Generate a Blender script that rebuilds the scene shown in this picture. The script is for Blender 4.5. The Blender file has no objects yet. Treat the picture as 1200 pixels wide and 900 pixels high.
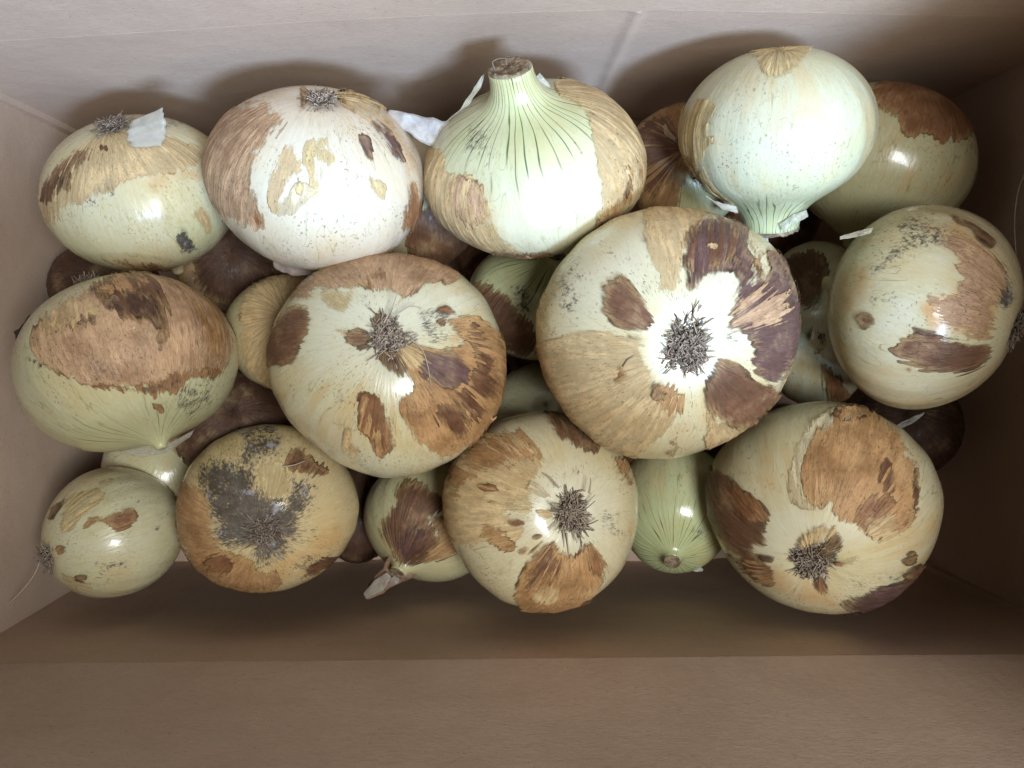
import bpy, math, random
import numpy as np
from mathutils import Matrix, Vector

# ------------------------------------------------------------------ camera
scn = bpy.context.scene
COL = scn.collection
FPX = 900.0                      # focal length in pixels of a 1200 px wide frame
H = 0.395                        # camera height above the box bottom
CAM = np.array([0.0, 0.0, H])
_zw = np.array([0.0444, -0.050, 1.0]); _zw /= np.linalg.norm(_zw)
_xw = np.array([1.0, 0, 0]) - _zw * _zw[0]; _xw /= np.linalg.norm(_xw)
_yw = np.cross(_zw, _xw)
CM = np.stack([_xw, _yw, _zw])   # camera vector -> world vector
cam_d = bpy.data.cameras.new('camera'); cam = bpy.data.objects.new('camera', cam_d); COL.objects.link(cam)
cam_d.sensor_width = 36; cam_d.lens = 36 * FPX / 1200; cam_d.clip_start = 0.01; cam_d.clip_end = 50
cam.matrix_world = Matrix(((*CM[0], CAM[0]), (*CM[1], CAM[1]), (*CM[2], CAM[2]), (0, 0, 0, 1)))
scn.camera = cam

# ------------------------------------------------------------------ light
world = bpy.data.worlds.new('World'); scn.world = world; world.use_nodes = True
bg = world.node_tree.nodes['Background']
bg.inputs['Color'].default_value = (1.0, 0.98, 0.94, 1); bg.inputs['Strength'].default_value = 0.04

def area(name, direction, dist, size, power, color, aim=(0, 0, 0.08)):
    d = bpy.data.lights.new(name, 'AREA'); d.shape = 'RECTANGLE'; d.size = size[0]; d.size_y = size[1]
    d.energy = power; d.color = color
    o = bpy.data.objects.new(name, d); COL.objects.link(o)
    v = Vector(direction).normalized()
    o.location = Vector(aim) + v * dist
    o.rotation_euler = v.to_track_quat('Z', 'Y').to_euler()
    return o
area('window_light', (0.25, -0.455, 0.855), 1.4, (0.20, 0.20), 37.0, (0.44, 0.66, 1.0))
area('overhead_fill', (0.25, -0.11, 0.95), 0.75, (0.20, 0.20), 5.2, (0.92, 0.98, 1.0))  # unseen fill lamp, added overhead to brighten the near row

scn.view_settings.view_transform = 'Standard'; scn.view_settings.look = 'None'
scn.view_settings.exposure = 0.0; scn.view_settings.gamma = 1.0
scn.view_settings.use_curve_mapping = False
scn.render.engine = 'CYCLES'
scn.cycles.max_bounces = 8; scn.cycles.diffuse_bounces = 3

# ------------------------------------------------------------------ helpers
def proj(P):
    c = (P - CAM) @ CM           # rows of CM are the world axes in camera space
    return np.stack([600 + FPX * c[..., 0] / -c[..., 2], 450 - FPX * c[..., 1] / -c[..., 2]], -1)

def ray(px, py):
    return CM @ np.array([(px - 600) / FPX, -(py - 450) / FPX, -1.0])

def at(px, py, z):
    r = ray(px, py); t = (z - H) / r[2]
    return CAM + r * t

def mesh_obj(name, verts, faces, mat, parent=None, smooth=True, loc=None):
    me = bpy.data.meshes.new(name)
    v = np.asarray(verts, float)
    if loc is not None: v = v - np.asarray(loc)
    me.from_pydata(v.tolist(), [], faces)
    if smooth: me.polygons.foreach_set('use_smooth', np.ones(len(me.polygons), bool))
    me.materials.append(mat); me.update()
    o = bpy.data.objects.new(name, me); COL.objects.link(o)
    if parent is not None: o.parent = parent
    elif loc is not None: o.location = loc
    return o

def attr(o, name, kind, data):
    a = o.data.attributes.new(name, kind, 'POINT')
    key = {'FLOAT': 'value', 'FLOAT_VECTOR': 'vector', 'FLOAT_COLOR': 'color'}[kind]
    a.data.foreach_set(key, np.ascontiguousarray(data, np.float32).ravel())

def empty(name, loc, label, cat, group=None):
    o = bpy.data.objects.new(name, None); COL.objects.link(o); o.location = loc
    o.empty_display_size = 0.02
    o['label'] = label; o['category'] = cat
    if group: o['group'] = group
    return o

def hash3(i, j, k, s):
    n = (i * 374761393 + j * 668265263 + k * 2147483647 + s * 1274126177) & 0xffffffff
    n = ((n ^ (n >> 13)) * 1274126177) & 0xffffffff
    n = n ^ (n >> 16)
    return (n & 0xffff) / 65535.0

def vnoise(p, s=0):
    p = np.asarray(p, float); f = np.floor(p); w = p - f; w = w * w * (3 - 2 * w)
    i, j, k = (f[:, a].astype(np.int64) for a in range(3))
    out = 0
    for a in (0, 1):
        for b in (0, 1):
            for c in (0, 1):
                ww = (w[:, 0] if a else 1 - w[:, 0]) * (w[:, 1] if b else 1 - w[:, 1]) * (w[:, 2] if c else 1 - w[:, 2])
                out = out + ww * hash3(i + a, j + b, k + c, s)
    return out * 2 - 1

def fbm(p, s=0, octv=3):
    v = 0; a = 1; t = 0
    for o in range(octv):
        v = v + a * vnoise(np.asarray(p) * 2 ** o, s + 17 * o); t += a; a *= 0.55
    return v / t

def poly_sd(q, poly):
    """signed distance (negative inside) from points q to a polygon"""
    poly = np.asarray(poly, float); n = len(poly)
    d2 = np.full(len(q), 1e12); ins = np.zeros(len(q), bool)
    for i in range(n):
        a = poly[i]; b = poly[(i + 1) % n]; e = b - a
        w = q - a; t = np.clip((w @ e) / max(e @ e, 1e-9), 0, 1)
        r = w - t[:, None] * e; d2 = np.minimum(d2, (r * r).sum(1))
        if a[1] != b[1]:
            cnd = (a[1] > q[:, 1]) != (b[1] > q[:, 1])
            xi = a[0] + (q[:, 1] - a[1]) * (b[0] - a[0]) / (b[1] - a[1])
            ins ^= cnd & (q[:, 0] < xi)
    d = np.sqrt(d2)
    return np.where(ins, -d, d)

# ------------------------------------------------------------------ node materials
def newmat(name):
    m = bpy.data.materials.new(name); m.use_nodes = True
    nt = m.node_tree; b = nt.nodes['Principled BSDF']
    return m, nt, b

class NB:
    def __init__(s, nt): s.nt = nt
    def n(s, t, **kw):
        x = s.nt.nodes.new(t)
        for k, v in kw.items(): setattr(x, k, v)
        return x
    def link(s, a, b): s.nt.links.new(a, b)
    def val(s, inp, v):
        if hasattr(v, 'is_linked'): s.link(v, inp)
        else: inp.default_value = v
    def attr(s, name, out='Vector'):
        x = s.n('ShaderNodeAttribute', attribute_name=name); return x.outputs[out]
    def math(s, op, a, b=0.0, c=None, clamp=False):
        x = s.n('ShaderNodeMath', operation=op); x.use_clamp = clamp
        s.val(x.inputs[0], a); s.val(x.inputs[1], b)
        if c is not None: s.val(x.inputs[2], c)
        return x.outputs[0]
    def mix(s, f, a, b, blend='MIX'):
        x = s.n('ShaderNodeMix', data_type='RGBA', blend_type=blend); x.clamp_factor = True
        s.val(x.inputs[0], f)
        for i, v in ((6, a), (7, b)):
            if isinstance(v, tuple): v = (*v, 1) if len(v) == 3 else v
            s.val(x.inputs[i], v)
        return x.outputs[2]
    def noise(s, vec, scale, detail=3, rough=0.55, dist=0.0):
        x = s.n('ShaderNodeTexNoise'); s.link(vec, x.inputs['Vector'])
        x.inputs['Scale'].default_value = scale; x.inputs['Detail'].default_value = detail
        x.inputs['Roughness'].default_value = rough; x.inputs['Distortion'].default_value = dist
        return x.outputs[0]
    def smooth(s, v, lo, hi, a=0.0, b=1.0):
        x = s.n('ShaderNodeMapRange', interpolation_type='SMOOTHSTEP')
        s.val(x.inputs[0], v)
        for i, k in enumerate((lo, hi, a, b)): s.val(x.inputs[i + 1], k)
        return x.outputs[0]
    def scale(s, vec, xyz):
        x = s.n('ShaderNodeVectorMath', operation='MULTIPLY'); s.link(vec, x.inputs[0]); x.inputs[1].default_value = xyz
        return x.outputs[0]
    def add(s, vec, xyz):
        x = s.n('ShaderNodeVectorMath', operation='ADD'); s.link(vec, x.inputs[0]); s.val(x.inputs[1], xyz)
        return x.outputs[0]
    def bump(s, h, strength, dist, prev=None):
        x = s.n('ShaderNodeBump'); x.inputs['Strength'].default_value = strength; x.inputs['Distance'].default_value = dist
        s.link(h, x.inputs['Height'])
        if prev is not None: s.link(prev, x.inputs['Normal'])
        return x.outputs[0]

def bulb_material():
    m, nt, b = newmat('onion_flesh_skin'); N = NB(nt)
    mer = N.attr('mer'); paint = N.n('ShaderNodeAttribute', attribute_name='paint')
    sep = N.n('ShaderNodeSeparateColor'); N.link(paint.outputs['Color'], sep.inputs[0])
    stain, dirt, green, white = sep.outputs[0], sep.outputs[1], sep.outputs[2], paint.outputs['Alpha']
    info = N.n('ShaderNodeObjectInfo')
    tc = N.n('ShaderNodeTexCoord').outputs['Object']
    rnd = N.math('MULTIPLY', info.outputs['Random'], 37.0)
    cmb = N.n('ShaderNodeCombineXYZ'); N.link(rnd, cmb.inputs[0]); N.link(rnd, cmb.inputs[2])
    tcr = N.add(tc, cmb.outputs[0]); merr = N.add(mer, cmb.outputs[0])
    big = N.noise(tcr, 26, 3)
    vein = N.noise(merr, 16, 2)                        # streaks along the meridians
    fine = N.noise(merr, 55, 2)
    own = info.outputs['Color']
    base = N.mix(N.smooth(big, 0.35, 0.7), own, N.mix(1.0, own, (0.98, 0.93, 0.80), 'MULTIPLY'))
    base = N.mix(N.smooth(vein, 0.4, 0.75, 0, 0.45), base, N.mix(1.0, own, (0.90, 0.84, 0.68), 'MULTIPLY'))
    # pale whitish stripes
    base = N.mix(N.smooth(fine, 0.5, 0.72, 0, 0.35), base, (0.72, 0.68, 0.46))
    och = N.math('MULTIPLY', N.smooth(N.noise(tcr, 30, 4, 0.6), 0.42, 0.68), N.smooth(N.noise(merr, 6, 3), 0.36, 0.60))
    base = N.mix(N.math('MULTIPLY', N.math('MULTIPLY', och, N.math('SUBTRACT', 1.0, white)), 0.62), base, (0.58, 0.39, 0.17))
    v2 = N.math('ABSOLUTE', N.math('SUBTRACT', N.noise(merr, 26, 2, 0.5), 0.5))
    base = N.mix(N.math('MULTIPLY', N.smooth(v2, 0.0, 0.02, 0.5, 0), N.smooth(N.noise(tcr, 38, 2), 0.42, 0.62)), base, (0.36, 0.28, 0.12))
    smg = N.math('MULTIPLY', N.smooth(N.noise(tcr, 42, 5, 0.68), 0.50, 0.70), N.smooth(N.noise(N.scale(merr, (1, 1, 2)), 12, 4, 0.65), 0.40, 0.66))
    base = N.mix(N.math('MULTIPLY', smg, 0.55), base, (0.40, 0.31, 0.16))
    # thin vein lines
    ln = N.math('ABSOLUTE', N.math('SUBTRACT', N.noise(merr, 9, 1, 0.4), 0.5))
    brk = N.smooth(N.noise(tcr, 45, 2), 0.46, 0.6)
    vl = N.math('MULTIPLY', N.smooth(ln, 0.0, 0.012, 1, 0), brk)
    base = N.mix(N.math('MULTIPLY', vl, 0.65), base, (0.24, 0.20, 0.07))
    base = N.mix(N.math('MULTIPLY', white, 0.6), base, (0.65, 0.63, 0.51))
    # green and its dark lines towards the neck
    sx = N.n('ShaderNodeSeparateXYZ'); N.link(mer, sx.inputs[0])
    ang = N.math('MULTIPLY', N.math('ARCTAN2', sx.outputs[1], sx.outputs[0]), 44 / 6.28319)
    ang = N.math('ADD', ang, N.math('MULTIPLY', N.noise(merr, 4, 2), 2.2))
    gl = N.math('ABSOLUTE', N.math('SUBTRACT', N.math('FRACT', ang), 0.5))
    gfade = N.math('ADD', green, N.math('MULTIPLY', N.math('SUBTRACT', N.noise(merr, 11, 1), 0.5), 0.9))
    base = N.mix(N.math('MULTIPLY', green, 0.65), base, (0.45, 0.49, 0.22))
    base = N.mix(N.math('MULTIPLY', N.smooth(gl, 0.03, 0.11, 1, 0), N.math('MULTIPLY', N.smooth(gfade, 0.25, 0.75, 0, 0.85), N.smooth(green, 0.05, 0.25))), base, (0.035, 0.07, 0.02))
    # ochre stain
    sn = N.math('ADD', stain, N.math('MULTIPLY', N.math('SUBTRACT', N.noise(tcr, 120, 4), 0.5), 0.7))
    stc = N.mix(vein, (0.62, 0.34, 0.12), (0.50, 0.25, 0.09))
    base = N.mix(N.math('MULTIPLY', N.smooth(sn, 0.25, 0.85), 0.8), base, stc)
    # specks and smears of soil
    mv = N.scale(merr, (1, 1, 3.0))
    sp = N.noise(mv, 38, 3, 0.6)
    pat = N.smooth(N.noise(tcr, 48, 2), 0.42, 0.66)
    spk = N.math('MULTIPLY', N.math('MULTIPLY', N.smooth(sp, 0.60, 0.64), pat), N.math('SUBTRACT', 1.0, N.math('MULTIPLY', green, 0.8)))
    base = N.mix(N.math('MULTIPLY', spk, 0.75), base, (0.17, 0.10, 0.045))
    dots = N.smooth(N.noise(tcr, 520, 2, 0.6), 0.69, 0.73)
    base = N.mix(N.math('MULTIPLY', dots, N.smooth(N.noise(tcr, 40, 2), 0.45, 0.68, 0.0, 0.45)), base, (0.11, 0.06, 0.03))
    # dark mould or soil where painted
    dn = N.math('ADD', dirt, N.math('MULTIPLY', N.math('SUBTRACT', N.noise(mv, 30, 5, 0.7), 0.5), 1.9))
    dn = N.math('ADD', dn, N.math('MULTIPLY', N.math('SUBTRACT', N.noise(tcr, 300, 4, 0.7), 0.5), 1.1))
    dm = N.math('MULTIPLY', N.smooth(dn, 0.36, 0.86), N.smooth(dirt, 0.02, 0.2))
    dc = N.mix(N.smooth(N.noise(tcr, 260, 4, 0.7), 0.4, 0.65), (0.014, 0.009, 0.010), (0.075, 0.055, 0.054))
    base = N.mix(N.math('MULTIPLY', dm, 0.9), base, dc)
    fuzz = N.math('MULTIPLY', N.math('MULTIPLY', N.smooth(N.noise(N.add(tcr, (5, 1, 2)), 190, 5, 0.75), 0.53, 0.64), dm), N.smooth(N.noise(tcr, 85, 2), 0.46, 0.58))
    base = N.mix(N.math('MULTIPLY', fuzz, 0.7), base, (0.42, 0.40, 0.46))
    N.link(base, b.inputs['Base Color'])
    r = N.math('ADD', N.smooth(big, 0.3, 0.7, 0.20, 0.33), N.math('MULTIPLY', N.math('MAXIMUM', dm, N.math('MULTIPLY', white, 0.5)), 0.4))
    N.link(r, b.inputs['Roughness'])
    b.inputs['Subsurface Weight'].default_value = 0.12
    b.inputs['Subsurface Radius'].default_value = (0.004, 0.003, 0.0012)
    b.inputs['Subsurface Scale'].default_value = 1.0
    b.inputs['Specular IOR Level'].default_value = 0.5
    N.link(N.math('MULTIPLY', N.math('SUBTRACT', 1.0, dm), 0.30), b.inputs['Coat Weight']); b.inputs['Coat Roughness'].default_value = 0.10
    bp = N.bump(vein, 0.14, 0.0012)
    bp = N.bump(fine, 0.08, 0.0006, bp)
    bp = N.bump(N.noise(tcr, 240, 3), 0.12, 0.0005, bp)
    bp = N.bump(dm, 0.4, 0.0006, bp)
    N.link(bp, b.inputs['Normal'])
    return m

def skin_material(name, dark_edge=0.6, rough=0.42, dkm=(0.5, 0.42, 0.36), amt=1.0, ew=4.0, veil=0.8):
    m, nt, b = newmat(name); N = NB(nt)
    mer = N.attr('mer'); edge = N.attr('edge', 'Fac')
    info = N.n('ShaderNodeObjectInfo'); tc = N.n('ShaderNodeTexCoord').outputs['Object']
    rnd = N.math('MULTIPLY', info.outputs['Random'], 23.0)
    cmb = N.n('ShaderNodeCombineXYZ'); N.link(rnd, cmb.inputs[0]); N.link(rnd, cmb.inputs[2])
    merr = N.add(mer, cmb.outputs[0]); tcr = N.add(tc, cmb.outputs[0])
    col = info.outputs['Color']
    streak = N.noise(merr, 24, 4, 0.6); fine = N.noise(merr, 80, 3, 0.6); blot = N.noise(tcr, 75, 4, 0.62)
    dk = N.mix(1.0, col, dkm, 'MULTIPLY'); lt = N.mix(0.32, col, (0.80, 0.58, 0.30))
    base = N.mix(N.smooth(blot, 0.30, 0.55, 0.7 * amt, 0), col, dk)
    base = N.mix(N.smooth(blot, 0.5, 0.75, 0, 0.8), base, lt)
    base = N.mix(N.smooth(streak, 0.5, 0.75, 0, 0.6 * amt), base, dk)
    base = N.mix(N.smooth(fine, 0.52, 0.7, 0, 0.4 * amt), base, dk)
    cl = N.math('ABSOLUTE', N.math('SUBTRACT', N.noise(merr, 12, 1, 0.4), 0.5))
    base = N.mix(N.math('MULTIPLY', N.smooth(cl, 0.0, 0.008, 0.7, 0), N.smooth(N.noise(tcr, 70, 1), 0.45, 0.6)), base, N.mix(1.0, dk, (0.4, 0.34, 0.3), 'MULTIPLY'))
    crk = N.math('ABSOLUTE', N.math('SUBTRACT', N.noise(N.scale(merr, (1, 1, 1.6)), 20, 4, 0.62), 0.5))
    base = N.mix(N.math('MULTIPLY', N.smooth(crk, 0.0, 0.016, 0.65, 0), N.smooth(N.noise(tcr, 48, 2), 0.40, 0.6)), base, N.mix(1.0, dk, (0.42, 0.36, 0.32), 'MULTIPLY'))
    # thinner golden border where the sheet has torn
    gold = N.mix(0.5, col, (0.60, 0.40, 0.17))
    bd = N.math('ADD', edge, N.math('MULTIPLY', N.math('SUBTRACT', N.noise(merr, 40, 3, 0.6), 0.5), 26.0))
    base = N.mix(N.math('MULTIPLY', N.smooth(bd, 0.0, 11.0, 0.85, 0), N.smooth(N.noise(tcr, 60, 2), 0.38, 0.58)), base, gold)
    spk = N.smooth(N.noise(N.scale(merr, (1, 1, 2.4)), 48, 4, 0.65), 0.60, 0.65)
    base = N.mix(N.math('MULTIPLY', spk, N.smooth(N.noise(tcr, 60, 2), 0.4, 0.6, 0, 0.85)), base, (0.07, 0.035, 0.018))
    en = N.math('ADD', edge, N.math('MULTIPLY', N.math('SUBTRACT', N.noise(tcr, 110, 3), 0.42), 22.0))
    base = N.mix(N.smooth(en, -1.5, ew, dark_edge, 0), base, N.mix(1.0, dk, (0.42, 0.33, 0.28), 'MULTIPLY'))
    # torn, frayed outline: the sheet breaks up along its fibres near the edge, and wears through in places
    fr = info.outputs['Alpha']
    fn = N.math('ADD', N.math('MULTIPLY', N.math('SUBTRACT', N.noise(merr, 60, 3, 0.65), 0.5), 1.3), N.math('MULTIPLY', N.math('SUBTRACT', N.noise(tcr, 230, 4, 0.7), 0.5), 1.6))
    reach = N.math('MULTIPLY', N.math('MULTIPLY', fr, 26.0), N.smooth(N.noise(tcr, 55, 2), 0.36, 0.66))
    av = N.math('SUBTRACT', edge, N.math('MULTIPLY', reach, N.math('ADD', 0.35, fn)))
    wear = N.math('SUBTRACT', N.noise(tcr, 95, 5, 0.72), N.math('MULTIPLY', fr, 0.055))
    thin = N.smooth(N.math('ADD', N.noise(merr, 14, 3, 0.6), N.math('MULTIPLY', N.math('SUBTRACT', blot, 0.5), 0.5)), 0.40, 0.62, veil, 1.0)
    al = N.math('MULTIPLY', N.math('MULTIPLY', N.smooth(av, -4.0, 2.0), N.smooth(wear, 0.25, 0.30)), thin)
    N.link(al, b.inputs['Alpha'])
    N.link(base, b.inputs['Base Color'])
    N.link(N.smooth(blot, 0.3, 0.7, rough - 0.06, rough + 0.14), b.inputs['Roughness'])
    b.inputs['Specular IOR Level'].default_value = 0.4
    bp = N.bump(streak, 0.45 * amt, 0.0012); bp = N.bump(fine, 0.35 * amt, 0.0007, bp); bp = N.bump(blot, 0.35, 0.0014, bp); bp = N.bump(N.smooth(crk, 0.0, 0.03), 0.35, 0.0006, bp)
    N.link(bp, b.inputs['Normal'])
    return m

def paper_material():
    m, nt, b = newmat('white_papery_film'); N = NB(nt)
    tc = N.n('ShaderNodeTexCoord').outputs['Object']; info = N.n('ShaderNodeObjectInfo')
    nz = N.noise(tc, 160, 4)
    N.link(N.mix(N.smooth(nz, 0.4, 0.7, 0, 0.5), info.outputs['Color'], (0.50, 0.42, 0.30)), b.inputs['Base Color'])
    b.inputs['Roughness'].default_value = 0.4
    b.inputs['Transmission Weight'].default_value = 0.0
    b.inputs['Subsurface Weight'].default_value = 0.3; b.inputs['Subsurface Radius'].default_value = (0.003, 0.003, 0.002); b.inputs['Subsurface Scale'].default_value = 1
    N.link(N.smooth(nz, 0.3, 0.7, 0.28, 0.66), b.inputs['Alpha'])
    N.link(N.bump(nz, 0.5, 0.001), b.inputs['Normal'])
    return m

def root_material():
    m, nt, b = newmat('dry_root'); N = NB(nt)
    tone = N.attr('tone', 'Fac')
    N.link(N.mix(tone, (0.07, 0.043, 0.030), (0.46, 0.36, 0.27)), b.inputs['Base Color'])
    b.inputs['Roughness'].default_value = 0.8
    return m

def crust_material():
    m, nt, b = newmat('dry_stem_crust'); N = NB(nt)
    tc = N.n('ShaderNodeTexCoord').outputs['Object']
    nz = N.noise(tc, 330, 4, 0.7)
    N.link(N.mix(N.smooth(nz, 0.35, 0.7), (0.12, 0.075, 0.04), (0.36, 0.27, 0.17)), b.inputs['Base Color'])
    b.inputs['Roughness'].default_value = 0.85
    N.link(N.bump(nz, 0.8, 0.002), b.inputs['Normal'])
    return m

def cardboard_material():
    m, nt, b = newmat('brown_cardboard'); N = NB(nt)
    g = N.n('ShaderNodeTexCoord').outputs['Object']
    fib = N.noise(N.scale(g, (1, 2.6, 2.6)), 420, 4, 0.65); blot = N.noise(g, 22, 4, 0.6); speck = N.noise(g, 1100, 2, 0.5)
    base = N.mix(N.smooth(blot, 0.3, 0.7), (0.575, 0.415, 0.310), (0.635, 0.468, 0.358))
    base = N.mix(N.smooth(fib, 0.35, 0.7, 0, 0.35), base, (0.48, 0.35, 0.26))
    base = N.mix(N.smooth(speck, 0.67, 0.72, 0, 0.45), base, (0.20, 0.13, 0.09))
    base = N.mix(N.smooth(N.noise(N.add(g, (3, 3, 3)), 900, 2, 0.5), 0.69, 0.74, 0, 0.4), base, (0.60, 0.50, 0.40))
    base = N.mix(N.smooth(N.noise(N.scale(g, (1, 3, 3)), 9, 5, 0.65), 0.48, 0.68, 0, 0.30), base, (0.47, 0.345, 0.255))
    scf = N.math('MULTIPLY', N.smooth(N.noise(N.scale(g, (1, 9, 9)), 60, 3, 0.6), 0.66, 0.72), N.smooth(N.noise(g, 30, 2), 0.5, 0.65, 0, 0.5))
    base = N.mix(scf, base, (0.34, 0.24, 0.17))
    N.link(base, b.inputs['Base Color']); b.inputs['Roughness'].default_value = 0.85
    b.inputs['Specular IOR Level'].default_value = 0.25
    wv = N.n('ShaderNodeTexWave', wave_type='BANDS', bands_direction='X'); N.link(g, wv.inputs[0])
    wv.inputs['Scale'].default_value = 52; wv.inputs['Distortion'].default_value = 0.6; wv.inputs['Detail'].default_value = 1
    bp = N.bump(wv.outputs['Fac'], 0.04, 0.0006)
    bp = N.bump(fib, 0.25, 0.0005, bp); bp = N.bump(blot, 0.25, 0.003, bp)
    N.link(bp, b.inputs['Normal'])
    return m

def floor_material():
    m, nt, b = newmat('grey_floor'); N = NB(nt)
    g = N.n('ShaderNodeTexCoord').outputs['Object']
    N.link(N.mix(N.noise(g, 14, 4), (0.22, 0.20, 0.18), (0.32, 0.29, 0.26)), b.inputs['Base Color'])
    b.inputs['Roughness'].default_value = 0.6
    return m

M_BULB = bulb_material()
M_SKIN = skin_material('dry_onion_skin', 0.8, 0.44)
M_THIN = skin_material('thin_onion_skin', 0.75, 0.36, (0.84, 0.72, 0.58), 0.7, 1.0, 0.60)
M_PAPER = paper_material(); M_ROOT = root_material(); M_CRUST = crust_material()
M_CARD = cardboard_material(); M_FLOOR = floor_material()

# ------------------------------------------------------------------ the setting and the box
RIM = H - 0.28
ZB = -0.032                      # box bottom
fl = mesh_obj('floor', [(-2, -2, ZB - 0.005), (2, -2, ZB - 0.005), (2, 2, ZB - 0.005), (-2, 2, ZB - 0.005)], [(0, 1, 2, 3)], M_FLOOR, smooth=False)
fl['kind'] = 'structure'

box = empty('cardboard_box', (0, 0, ZB - 0.004), 'open brown cardboard box holding all the onions, its flaps folded up', 'box')
BO = np.array([0, 0, ZB - 0.004])

def panel(name, fn, nu, nv, thick, out, parent=box):
    """sheet of cardboard: fn(s,t)->inner point, out(s,t)->outward unit vector; closed solid"""
    S, T = np.meshgrid(np.linspace(0, 1, nu), np.linspace(0, 1, nv), indexing='ij')
    A = np.array([fn(s, t) for s, t in zip(S.ravel(), T.ravel())])
    O_ = np.array([out(s, t) for s, t in zip(S.ravel(), T.ravel())])
    A = A + O_ * (0.0006 * fbm(A / 0.045, 3, 3) * np.minimum(1, T.ravel() * 8) * np.minimum(1, (1 - T.ravel()) * 8))[:, None]
    B = A + np.array([out(s, t) for s, t in zip(S.ravel(), T.ravel())]) * thick
    n = nu * nv; faces = []
    idx = lambda i, j: i * nv + j
    for i in range(nu - 1):
        for j in range(nv - 1):
            q = (idx(i, j), idx(i + 1, j), idx(i + 1, j + 1), idx(i, j + 1))
            faces.append(q); faces.append(tuple(n + k for k in reversed(q)))
    for i in range(nu - 1):
        for j, r in ((0, 1), (nv - 1, 0)):
            a, b_ = idx(i, j), idx(i + 1, j); q = (a, n + a, n + b_, b_)
            faces.append(q if r else q[::-1])
    for j in range(nv - 1):
        for i, r in ((0, 0), (nu - 1, 1)):
            a, b_ = idx(i, j), idx(i, j + 1); q = (a, n + a, n + b_, b_)
            faces.append(q if r else q[::-1])
    o = mesh_obj(name, np.concatenate([A, B]) - BO, faces, M_CARD, parent, smooth=True)
    md = o.modifiers.new('crisp', 'EDGE_SPLIT'); md.split_angle = math.radians(40)
    return o

def polyline(px, z):
    P = np.array([at(x, y, z) for x, y in px])
    xs = P[:, 0]
    return lambda x: np.interp(x, xs, P[:, 1])
far_y = polyline([(-150, 58), (0, 48), (200, 36), (380, 24), (560, 16), (740, 11), (950, 15), (1200, 20), (1340, 25)], RIM)
near_y = polyline([(-90, 778), (300, 775), (600, 772), (1000, 768), (1200, 767), (1330, 766)], RIM)
XL_F, XL_N = at(-118, 56, RIM)[0], at(-60, 777, RIM)[0]
XR_F, XR_N = at(1300, 24, RIM)[0], at(1300, 766, RIM)[0]
TH = 0.004
def bul(t): return 0.004 * math.sin(min(1, t * 1.3) * math.pi / 2)      # the load pushes the walls out
rngp = random.Random(4)
def wob(p, k): return 0.0009 * math.sin(p * 31 + k) + 0.0006 * math.sin(p * 67 + 2 * k)

def far_fn(s, t):
    x = XL_F - 0.008 + (XR_F - XL_F + 0.016) * s
    xc = at(748, 50, RIM)[0]
    return (x, far_y(x) + bul(t) + wob(x, 1) * t - 0.0011 * math.exp(-((x - xc - 0.004 * t) / 0.0022) ** 2), RIM + (ZB - RIM) * t)
def near_fn(s, t):
    x = XL_N - 0.008 + (XR_N - XL_N + 0.016) * s
    return (x, near_y(x) - bul(t) + wob(x, 2) * t, RIM + (ZB - RIM) * t)
def left_fn(s, t):
    y0, y1 = near_y(XL_N) - bul(t) - 0.0015, far_y(XL_F) + bul(t) + 0.0015
    y = y0 + (y1 - y0) * s; x = XL_N + (XL_F - XL_N) * s
    return (x - bul(t) * 1.2 + wob(y, 3) * t, y, RIM - 0.001 + (ZB - RIM + 0.001) * t)
def right_fn(s, t):
    y0, y1 = near_y(XR_N) - bul(t) - 0.0015, far_y(XR_F) + bul(t) + 0.0015
    y = y0 + (y1 - y0) * s; x = XR_N + (XR_F - XR_N) * s
    return (x + bul(t) * 1.2 + wob(y, 5) * t, y, RIM - 0.001 + (ZB - RIM + 0.001) * t)
Y = (0, 1, 0)
panel('wall_panel', far_fn, 330, 14, TH, lambda s, t: (0, 1, 0))
panel('wall_panel', lambda s, t: near_fn(1 - s, t), 60, 12, TH, lambda s, t: (0, -1, 0))
panel('wall_panel', left_fn, 40, 12, TH, lambda s, t: (-1, 0, 0))
panel('wall_panel', lambda s, t: right_fn(1 - s, t), 40, 12, TH, lambda s, t: (1, 0, 0))
panel('bottom_panel', lambda s, t: (-0.218 + 0.466 * s, -0.128 + 0.260 * t, ZB), 20, 20, TH, lambda s, t: (0, 0, -1))

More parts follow.
